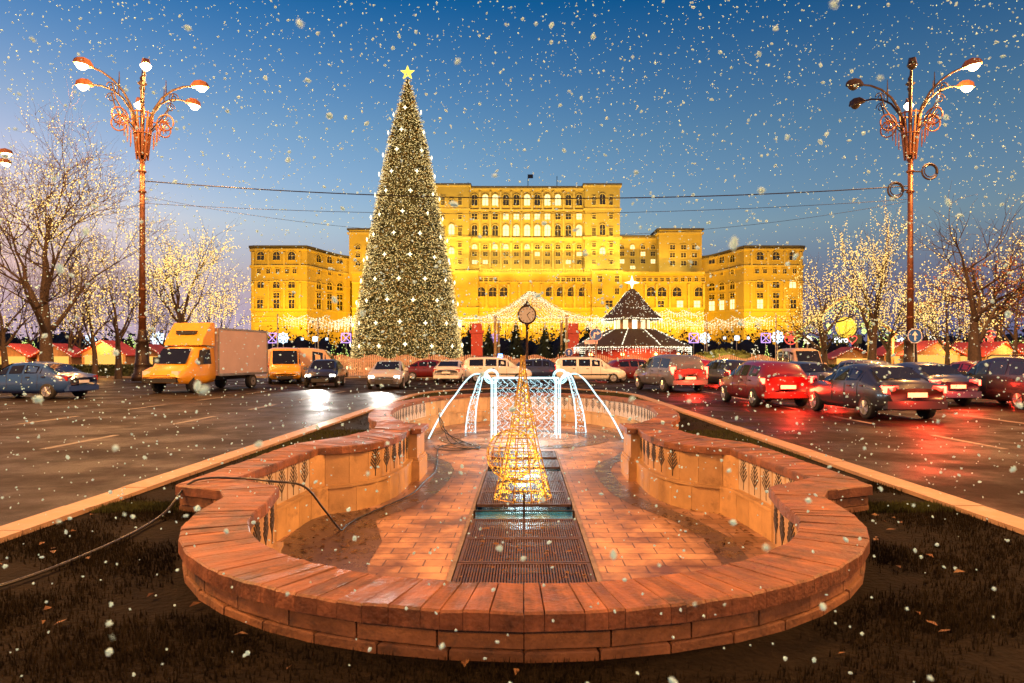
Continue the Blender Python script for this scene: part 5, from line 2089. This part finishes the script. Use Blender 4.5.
# ------------------------------------------------------------------ market
def hut(label, px, Y, w, h, rz=0.0, group='market huts with red roofs'):
    t = thing('market_hut', label, 'market hut', (PX(px, Y), Y, .13), rz, group)
    b = MB()
    d = 2.2
    b.box(-w / 2, w / 2, -d / 2 + .08, d / 2, 0, h * .62)
    b.prism_xz([(-w / 2, h * .62), (w / 2, h * .62), (0, h * .95)], -d / 2 + .08, d / 2)
    b.build('wall', M['wood'], t)
    b = MB()
    for s in (1, -1):
        q = [(0, h), (s * (w / 2 + .35), h * .58), (s * (w / 2 + .35), h * .58 - .09), (0, h - .09)]
        if s > 0: q = q[::-1]
        b.prism_xz(q, -d / 2 - .35, d / 2 + .2)
    b.build('roof', M['roofred'], t)
    b = MB()
    b.box(-w / 2 + .25, w / 2 - .25, -d / 2 + .05, -d / 2 + .078, h * .3, h * .58)
    b.build('serving_hatch', M['e_hut'], t)
    b = MB()
    b.box(-w / 2 + .1, w / 2 - .1, -d / 2 - .25, -d / 2 + .07, h * .26, h * .29)
    b.build('counter', M['wood'], t)
    b = MB()
    r = random.Random(int(px))
    for s in (1, -1):
        beads(b, [(0, -d / 2 - .37, h), (s * (w / 2 + .35), -d / 2 - .37, h * .58)], .18, .035, r)
    b.build('string_lights', M['e_bulb'], t)
    return t


hut('red roofed market hut left of the street lamp, the widest of those on the left', 111, 57, 3.6, 2.9)
hut('market hut with glowing hatch behind the thick trunk of the tallest tree', 62, 60, 3.0, 2.7)
hut('market hut at the far left edge behind the blue car', 18, 60, 3.2, 2.7)
hut('market hut left of the truck, half hidden by the lamp post', 152, 62, 3.0, 2.7)
hut('market hut directly right of the right street lamp, with a broad red roof', 930, 57, 3.8, 2.9)
hut('market hut behind the trunk of the russet tree', 964, 59, 3.0, 2.8)
hut('market hut right of the russet tree trunk, with a narrow gable', 994, 57, 2.8, 2.8)
hut('market hut at the right picture edge', 1019, 60, 3.0, 2.7)
hut('low market hut under the round yellow sign of the market gate', 848, 60, 3.4, 2.4)
hut('yellow lit hut between the gate and the right street lamp', 896, 61, 3.2, 2.9)
for i, (x, y, p) in enumerate(((PX(111, 57), 55, 260), (PX(40, 60), 57.5, 200), (PX(945, 57), 55, 320), (PX(1000, 57), 55, 240), (PX(880, 60), 57.5, 220))):
    point_light('hut_light', (x, y, 2.6), p, (1, .48, .12), .5)

# lit gate with the round sign
gy = 58.0
gx = PX(845, gy)
kg = gy / F
gt_ = thing('market_gate', 'steep roofed market gate outlined in green lights with a round yellow sign and a heart', 'gate', (gx, gy, .13))
b = MB()
for s in (1, -1):
    b.tube([(0, 0, PZ(298, gy)), (s * 52 * kg, 0, PZ(336, gy))], .14, 6)
    b.tube([(s * 24 * kg, 0, 0), (s * 24 * kg, 0, PZ(316, gy))], .12, 6)
    b.tube([(s * 48 * kg, 0, 0), (s * 48 * kg, 0, PZ(333, gy))], .1, 6)
b.build('gate_frame', M['wood'], gt_)
b = MB()
r = random.Random(2)
for s in (1, -1):
    for o_ in (0, .35, .7):
        beads(b, [(0, -.2, PZ(298, gy) - o_), (s * 52 * kg, -.2, PZ(336, gy) - o_)], .16, .05, r)
    beads(b, [(s * 24 * kg, -.2, .3), (s * 24 * kg, -.2, PZ(316, gy))], .16, .05, r)
    arc = [(s * (34 * kg + 9 * kg * cos(a)), -.2, PZ(352, gy) + 14 * kg * sin(a)) for a in [pi * i / 10 for i in range(11)]]
    beads(b, arc, .1, .05, r)
    for zz in (327, 333):
        for i in range(40):
            a = r.uniform(0, 6.28); q = 2.6 * kg * sqrt(r.random())
            b.octa((s * 17.5 * kg + q * cos(a), -.25, PZ(zz, gy) + q * sin(a)), .05)
b.build('green_lights', M['e_greenbulb'], gt_)
b = MB()
b.lathe([(.02, -.04), (10 * kg, -.04), (10.4 * kg, 0), (10 * kg, .1)], 24, (0, -.2, PZ(329, gy)), 'y')
ds = b.build('round_sign', M['e_disc'], gt_)
b = MB()
for i in range(-4, 5):
    L = sqrt(max(0, 100 - (i * 2.2) ** 2)) * kg * .95
    b.tube([(-L * .75 + i * .12, -.26, PZ(329, gy) - L * .5 + i * .19), (L * .75 + i * .12, -.26, PZ(329, gy) + L * .5 + i * .19)], .03, 4)
b.build('sign_weave', M['bronze'], ds)
b = MB()
b.box(-13 * kg, 16 * kg, -.2, -.1, PZ(345, gy), PZ(336, gy))
sb = b.build('name_board', M['blackplastic'], gt_)
tx = bpy.data.curves.new('sign_text', 'FONT')
tx.body = 'Piro'
tx.size = 1.0
tx.extrude = .015
to = bpy.data.objects.new('sign_text', tx)
COL.objects.link(to)
bpy.context.view_layer.update()
dg = bpy.context.evaluated_depsgraph_get()
me = bpy.data.meshes.new_from_object(to.evaluated_get(dg))
bpy.data.objects.remove(to)
lt = bpy.data.objects.new('lettering', me)
me.materials.clear(); me.materials.append(emit('white_letters', (.9, .95, 1), 1.4))
COL.objects.link(lt)
lt.parent = sb
lt.location = (-12 * kg, -.23, PZ(344, gy)); lt.rotation_euler = (pi / 2, 0, 0); lt.scale = (.72, .72, .72)
b = MB()
hp_ = [(16 * sin(t) ** 3, 13 * cos(t) - 5 * cos(2 * t) - 2 * cos(3 * t) - cos(4 * t)) for t in [2 * pi * i / 24 for i in range(25)]]
b.tube([(x * .024 + 6 * kg, -.27, PZ(341, gy) + z * .024) for x, z in hp_], .05, 5, False)
b.build('heart', M['e_red'], gt_)
point_light('gate_light', (0, -1.5, 4.2), 200, (.8, 1, .3), .5, gt_)

# snowflake motifs on poles
def motif(label, px, py, Y, size, m, kind, pole=True):
    t = thing('light_motif', label, 'light motif', (PX(px, Y), Y, .13), 0, 'light motifs on poles around the market')
    z = PZ(py, Y) - .13
    if pole:
        MB().tube([(0, .1, 0), (0, .1, z)], .05, 6).build('pole', M['steel'], t)
    b = MB()
    if kind == 'flake':
        for k in range(4):
            a = pi * k / 4
            b.tube([(-size * cos(a), 0, z - size * sin(a)), (size * cos(a), 0, z + size * sin(a))], size * .09, 4)
        for k in range(8):
            a = 2 * pi * k / 8
            for s in (1, -1):
                b.tube([(size * .55 * cos(a), 0, z + size * .55 * sin(a)), (size * .85 * cos(a + s * .3), 0, z + size * .85 * sin(a + s * .3))], size * .07, 4)
    elif kind == 'square':
        q = size
        for s in (1, -1):
            b.tube([(-q, 0, z + s * q), (q, 0, z + s * q)], size * .09, 4); b.tube([(s * q, 0, z - q), (s * q, 0, z + q)], size * .09, 4)
            b.tube([(-q, 0, z - s * q), (q, 0, z + s * q)], size * .09, 4)
    elif kind == 'dots':
        for dx, rr in ((-2.6, .3), (-.0, .6), (2.4, .3)):
            b.octa((dx * size, 0, z), rr * size)
            b.box(dx * size - rr * size * .8, dx * size + rr * size * .8, -.05, .05, z - rr * size * .8, z + rr * size * .8)
    else:
        star4(b, size, size * .45, .1, 5)
        b.v = [(x, y, zz + z if i >= len(b.v) - 12 else zz) for i, (x, y, zz) in enumerate(b.v)]
        b.torus((0, 0, z), size * 1.15, size * .1, 20, 4, 'y')
    b.build('light_shape', m, t)
    return t


motif('violet lit square motif just right of the truck box', 272, 338, 78, .55, M['e_violet'], 'square')
motif('blue white snowflake motif right of the violet square behind the truck', 283, 338, 80, .7, M['e_snowflake'], 'flake')
motif('row of three small white light dots left of the giant Christmas tree', 315, 339, 84, .6, M['e_snowflake'], 'dots')
motif('violet square motif touching the left side of the giant Christmas tree', 346, 338, 80, .55, M['e_violet'], 'square')
motif('white snowflake motif behind the lamp post on the left', 158, 339, 74, .8, M['e_snowflake'], 'flake')
motif('violet square motif immediately right of the carousel', 694, 338, 80, .55, M['e_violet'], 'square')
motif('blue white snowflake motif between the carousel and the tall thin pole', 705, 338, 76, .65, M['e_snowflake'], 'flake')
motif('row of white light dots above the clipped hedges', 737, 338, 86, .6, M['e_snowflake'], 'dots')
motif('violet square motif above the green lit figure near the tan van', 766, 338, 82, .55, M['e_violet'], 'square')
motif('blue white snowflake motif left of the red star light', 778, 337, 78, .75, M['e_snowflake'], 'flake')
motif('red star light with a ring, above the orange tan van', 791, 338, 62, .5, M['e_red'], 'star')
motif('large pale snowflake motif inside the left wing of the lit gate', 808, 340, 60, .4, M['e_bulbw'], 'flake')
motif('small blue snowflake motif in the dark gateway behind the clock', 494, 338, 82, .6, M['e_violet'], 'flake')
motif('red star light behind the trunk of the russet tree', 991, 338, 66, .6, M['e_red'], 'star')
motif('white snowflake motif left of the right street lamp', 902, 344, 62, .6, M['e_snowflake'], 'flake')
motif('blue motif between the trees at the left, behind the red roofed hut', 90, 340, 78, .7, M['e_snowflake'], 'flake')

# small lit fir trees and dark firs
def fir(label, px, Y, pyt, rad, seed, m=None, n=260):
    t = thing('fir_tree', label, 'fir tree', (PX(px, Y), Y, .13), 0, 'small fir trees in the market')
    r = random.Random(seed)
    H = PZ(pyt, Y)
    MB().tube([(0, 0, 0), (0, 0, H * .9)], [.12, .03], 6).build('trunk', M['bark'], t)
    b = MB()
    for i in range(1500):
        z = H * (.08 + .92 * (1 - sqrt(r.random())))
        q = rad * (1 - z / H) + .03
        a = r.uniform(0, 2 * pi)
        L = q * r.uniform(.5, 1.1)
        ca, sa = cos(a), sin(a)
        p = Vector((L * ca, L * sa, z - .3 * L)); c0 = Vector((L * .3 * ca, L * .3 * sa, z))
        s = Vector((-sa, ca, 0)) * .12
        b.add([c0 - s, c0 + s, p], [(0, 1, 2)])
    b.build('crown', M['fir'], t)
    if m:
        b = MB()
        for i in range(n):
            z = H * (.05 + .93 * (1 - sqrt(r.random())))
            q = rad * (1 - z / H) * 1.03 + .03
            a = r.uniform(0, 2 * pi)
            b.octa((q * cos(a), q * sin(a), z), .045)
        b.build('string_lights', m, t)


fir('white lit small fir standing among the hedges right of the carousel', 756, 66, 345, 1.0, 1, M['e_bulbw'], 200)
fir('yellow green lit fir beside the red roofed hut on the left', 129, 68, 333, 1.6, 2, M['e_greenbulb'], 300)
fir('green lit fir left of the tallest tree trunk', 28, 66, 335, 1.7, 3, M['e_greenbulb'], 260)
fir('white lit fir right of the right street lamp, above the hut roof', 933, 68, 333, 1.8, 4, M['e_bulbw'], 340)
fir('green lit fir at the right picture edge', 1018, 66, 333, 1.6, 5, M['e_greenbulb'], 260)
fir('pale lit fir left of the giant Christmas tree base, first of the pair', 334, 72, 343, .9, 6, M['e_greenbulb'], 120)
fir('pale lit fir nearest the left foot of the giant Christmas tree', 344, 73, 343, .9, 7, M['e_greenbulb'], 120)
fir('dark fir in the gateway left of the clock', 489, 80, 322, 2.3, 8)  # gateway firs drawn larger to give the canopy lights a dark backing
fir('dark fir in the gateway directly behind the clock pole', 516, 82, 318, 2.8, 9)
fir('dark fir in the gateway right of the clock', 545, 80, 320, 2.6, 10)
fir('dark fir with few lights between the clock and the right red pillar', 565, 78, 324, 2.2, 11, M['e_bulb'], 30)
fir('dark fir added as backing left of the red pillar on the left, against the giant Christmas tree', 470, 84, 321, 2.6, 21)  # added to darken the background behind the canopy lights
fir('dark fir added as backing right of the right red pillar, left of the carousel', 588, 84, 321, 2.6, 22)  # second fir added as dark backing behind the canopy lights
fir('green lit slim fir below the violet square near the tan van', 767, 62, 346, .45, 12, M['e_greenbulb'], 120)
fir('warm lit fir in front of the palace wing behind the lit tree', 206, 76, 318, 3.0, 13, M['e_bulb'], 500)

# clipped hedges
for i, (px, w, h) in enumerate(((707, 1.6, 1.9), (724, 1.9, 2.2), (740, 1.7, 2.0))):
    b = MB()
    r = random.Random(40 + i)
    for k in range(1500):
        u = r.uniform(-1, 1); a = r.uniform(0, 2 * pi); q = sqrt(1 - u * u)
        p = Vector((w * q * cos(a), .8 * q * sin(a), max(.05, h * .5 + h * .5 * u))) * r.uniform(.9, 1.04)
        s, v = [Vector((r.uniform(-1, 1), r.uniform(-1, 1), r.uniform(-1, 1))).normalized() * .12 for _ in range(2)]
        b.add([p - s, p + v, p + s, p - v], [(0, 1, 2, 3)])
    b.lathe([(.3, 0), (w * .6, h * .2), (w * .75, h * .5), (w * .5, h * .85), (.1, h * .93)], 10)
    tag(b.build('hedge', M['hedge'], loc=(PX(px, 60), 60, .13)), ['clipped hedge bush nearest the carousel, yellowed by the lights', 'middle clipped hedge bush, the largest of the row', 'clipped hedge bush nearest the white lit fir'][i], 'hedge')
for lab, x0, x1 in (('long low dark hedge along the pavement left of the truck', -43, -24), ('long low dark hedge in front of the market huts on the right', 22, 46)):
    b = MB()
    r = random.Random(int(x0) + 99)
    for k in range(5200):
        x = r.uniform(x0, x1); z = r.uniform(.02, .85); y = r.choice((-.35, .35, r.uniform(-.35, .35)))
        if abs(y) < .34: z = .85
        s, v = [Vector((r.uniform(-1, 1), r.uniform(-1, 1), r.uniform(-1, 1))).normalized() * .11 for _ in range(2)]
        p = Vector((x - x0, y, z))
        b.add([p - s, p + v, p + s, p - v], [(0, 1, 2, 3)])
    b.box(0, x1 - x0, -.3, .3, 0, .8)
    tag(b.build('hedge', M['fir'], loc=(x0, 54.6, .13)), lab, 'hedge')
point_light('hedge_light', (PX(724, 57), 57, 2.8), 220, (1, .8, .25), .3)

# ------------------------------------------------------------------ street clock, signs, wires
ky = 50.0
kk = ky / F
ck = thing('street_clock', 'round street clock with black rim on a slim post behind the fountain', 'clock', (PX(527, ky), ky, 0))
b = MB()
b.lathe([(.3, 0), (.3, .25), (.16, .4), (.12, 1.2), (.09, 1.3), (.085, 3.9), (.16, 4.0), (.1, 4.08)], 10)
b.build('post', M['iron'], ck, True)
zc = PZ(315, ky)
b = MB()
b.lathe([(.02, -.16), (.60, -.16), (.70, -.12), (.70, .12), (.60, .16), (.02, .16)], 28, (0, 0, zc), 'y')
b.lathe([(.3, .66), (.22, .78), (.1, .86), (.05, 1.02), (.01, 1.1)], 10, (0, 0, zc))
b.build('case', M['iron'], ck, True)
b = MB()
b.lathe([(.57, .0), (.57, .01)], 28, (0, -.172, zc), 'y')
fc = b.build('dial', M['clockface'], ck)
b = MB()
for k in range(12):
    a = 2 * pi * k / 12
    r0 = .42 if k % 3 else .38
    b.tube([(r0 * sin(a), -.2, zc + r0 * cos(a)), (.53 * sin(a), -.2, zc + .53 * cos(a))], .022, 4)
for a, L, rr in ((radians(48), .30, .03), (radians(150), .42, .022)):
    b.tube([(0, -.21, zc), (L * sin(a), -.21, zc + L * cos(a))], rr, 4)
b.build('hand', M['blackplastic'], fc)


def round_sign(label, px, py, Y, rad, arrow, base=True):
    t = thing('road_sign', label, 'road sign', (PX(px, Y), Y, 0), 0)
    z = PZ(py, Y)
    if base:
        MB().tube([(0, .06, 0), (0, .06, z + rad)], .04, 6).build('pole', M['steel'], t)
    b = MB(); b.lathe([(rad, -.02), (rad, .02)], 24, (0, 0, z), 'y')
    d = b.build('sign_plate', M['signblue'], t)
    b = MB()
    b.torus((0, -.025, z), rad * .94, rad * .05, 24, 4, 'y')
    if arrow == 'right':
        q = rad
        b.prism_xz([(-.35 * q, z - .55 * q), (-.15 * q, z - .55 * q), (-.15 * q, z + .08 * q), (.2 * q, z + .08 * q), (.2 * q, z - .15 * q), (.6 * q, z + .2 * q), (.2 * q, z + .55 * q), (.2 * q, z + .3 * q), (-.35 * q, z + .3 * q)], -.035, -.022)
    else:
        q = rad
        b.prism_xz([(-.1 * q, z - .6 * q), (.1 * q, z - .6 * q), (.1 * q, z + .1 * q), (.4 * q, z + .1 * q), (0, z + .65 * q), (-.4 * q, z + .1 * q), (-.1 * q, z + .1 * q)], -.035, -.022)
    b.build('arrow', M['white'], d)
    return t


round_sign('blue round sign with a white arrow bending right, in front of the carousel', 596, 334.5, 47, .44, 'right')
round_sign('small blue round sign with an upright white arrow, right of the clock', 569, 352.5, 51, .32, 'up')
round_sign('blue round arrow sign in front of the right street lamp', 915, 336, 42, .46, 'up')
wl = thing('plate_sign', 'small white plate sign on two thin poles below the blue arrow sign', 'sign', (PX(592, 47.5), 47.5, 0))
MB().box(-.5, .4, -.02, .02, PZ(344, 47.5), PZ(340, 47.5)).build('sign_plate', M['white'], wl)
MB().tube([(-.42, .05, 0), (-.42, .05, PZ(340, 47.5))], .03, 6).tube([(.32, .05, 0), (.32, .05, PZ(340, 47.5))], .03, 6).build('pole', M['steel'], wl)


def overhead(lab, a, b_, sag, r):
    c_ = catenary(a, b_, sag, 30)
    tag(MB().tube(c_, r, 5).build('overhead_wire', M['rubber']), lab, 'wire')


LZ = lambda py: PZ(py, 44)
overhead('thick overhead wire strung between the two big street lamps, the highest of the wires', (-24.45, 44, LZ(181)), (24.75, 44, LZ(186)), .95, .035)
overhead('thin overhead wire sagging between the lamps, middle one of the three', (-24.45, 44.1, LZ(203)), (24.75, 44.1, LZ(199)), .8, .016)
overhead('thinnest overhead wire sagging lowest between the lamps', (-24.45, 44.2, LZ(196)), (24.75, 44.2, LZ(201)), 2.4, .012)
for px, s in ((128, -1), (190, -1)):
    pass

# ------------------------------------------------------------------ falling snow: a body of air round the whole foreground
fk = MB()
rf = random.Random(77)


def flake(p, r):
    # a loose aggregate of small crossed ice plates, longer than wide
    ax = Vector((rf.uniform(-1, 1), rf.uniform(-1, 1), rf.uniform(-1, .6))).normalized()
    o1 = ax.orthogonal().normalized(); o2 = ax.cross(o1)
    L = r * rf.uniform(.9, 1.7)
    ph = rf.uniform(0, pi)
    for k in range(3):
        a = ph + pi * k / 3
        u = o1 * cos(a) + o2 * sin(a)
        w = [rf.uniform(.6, 1.1) * r for _ in range(4)]
        sh_ = ax * (L * rf.uniform(-.15, .15))
        fk.add([p - ax * L + sh_, p - ax * (L * .45) + u * w[0] + sh_, p + ax * (L * .45) + u * w[1] + sh_, p + ax * L + sh_, p + ax * (L * .45) - u * w[2] + sh_, p - ax * (L * .45) - u * w[3] + sh_], [(0, 1, 2, 3, 4, 5)])


for i in range(11500):
    p = Vector((rf.uniform(-7, 7), rf.uniform(1.0, 9.5), rf.uniform(.15, 6.2)))
    flake(p, rf.uniform(.0035, .0085) * (1.5 if rf.random() < .15 else 1))
for i in range(60):
    p = Vector((rf.uniform(-1.4, 1.4), rf.uniform(.75, 1.7), rf.uniform(.9, 2.6)))
    flake(p, rf.uniform(.0035, .0065))
for i in range(8500):
    p = Vector((rf.uniform(-22, 22), rf.uniform(9.5, 30), rf.uniform(.3, 17)))
    flake(p, rf.uniform(.010, .022))
tag(fk.build('falling_snow', M['flake']), 'white snow flakes falling through the air all over the scene', 'snow', kind='stuff')

# the countless little bulbs read as one mass on each thing
for o in COL.objects:
    if o.parent is not None and o.name.split('.')[0] in ('string_lights', 'fairy_lights', 'dim_fairy_lights', 'light_net', 'fringe_lights', 'green_lights', 'twigs', 'branch_tips', 'leaves', 'falling_ribbon'):
        o['kind'] = 'stuff'
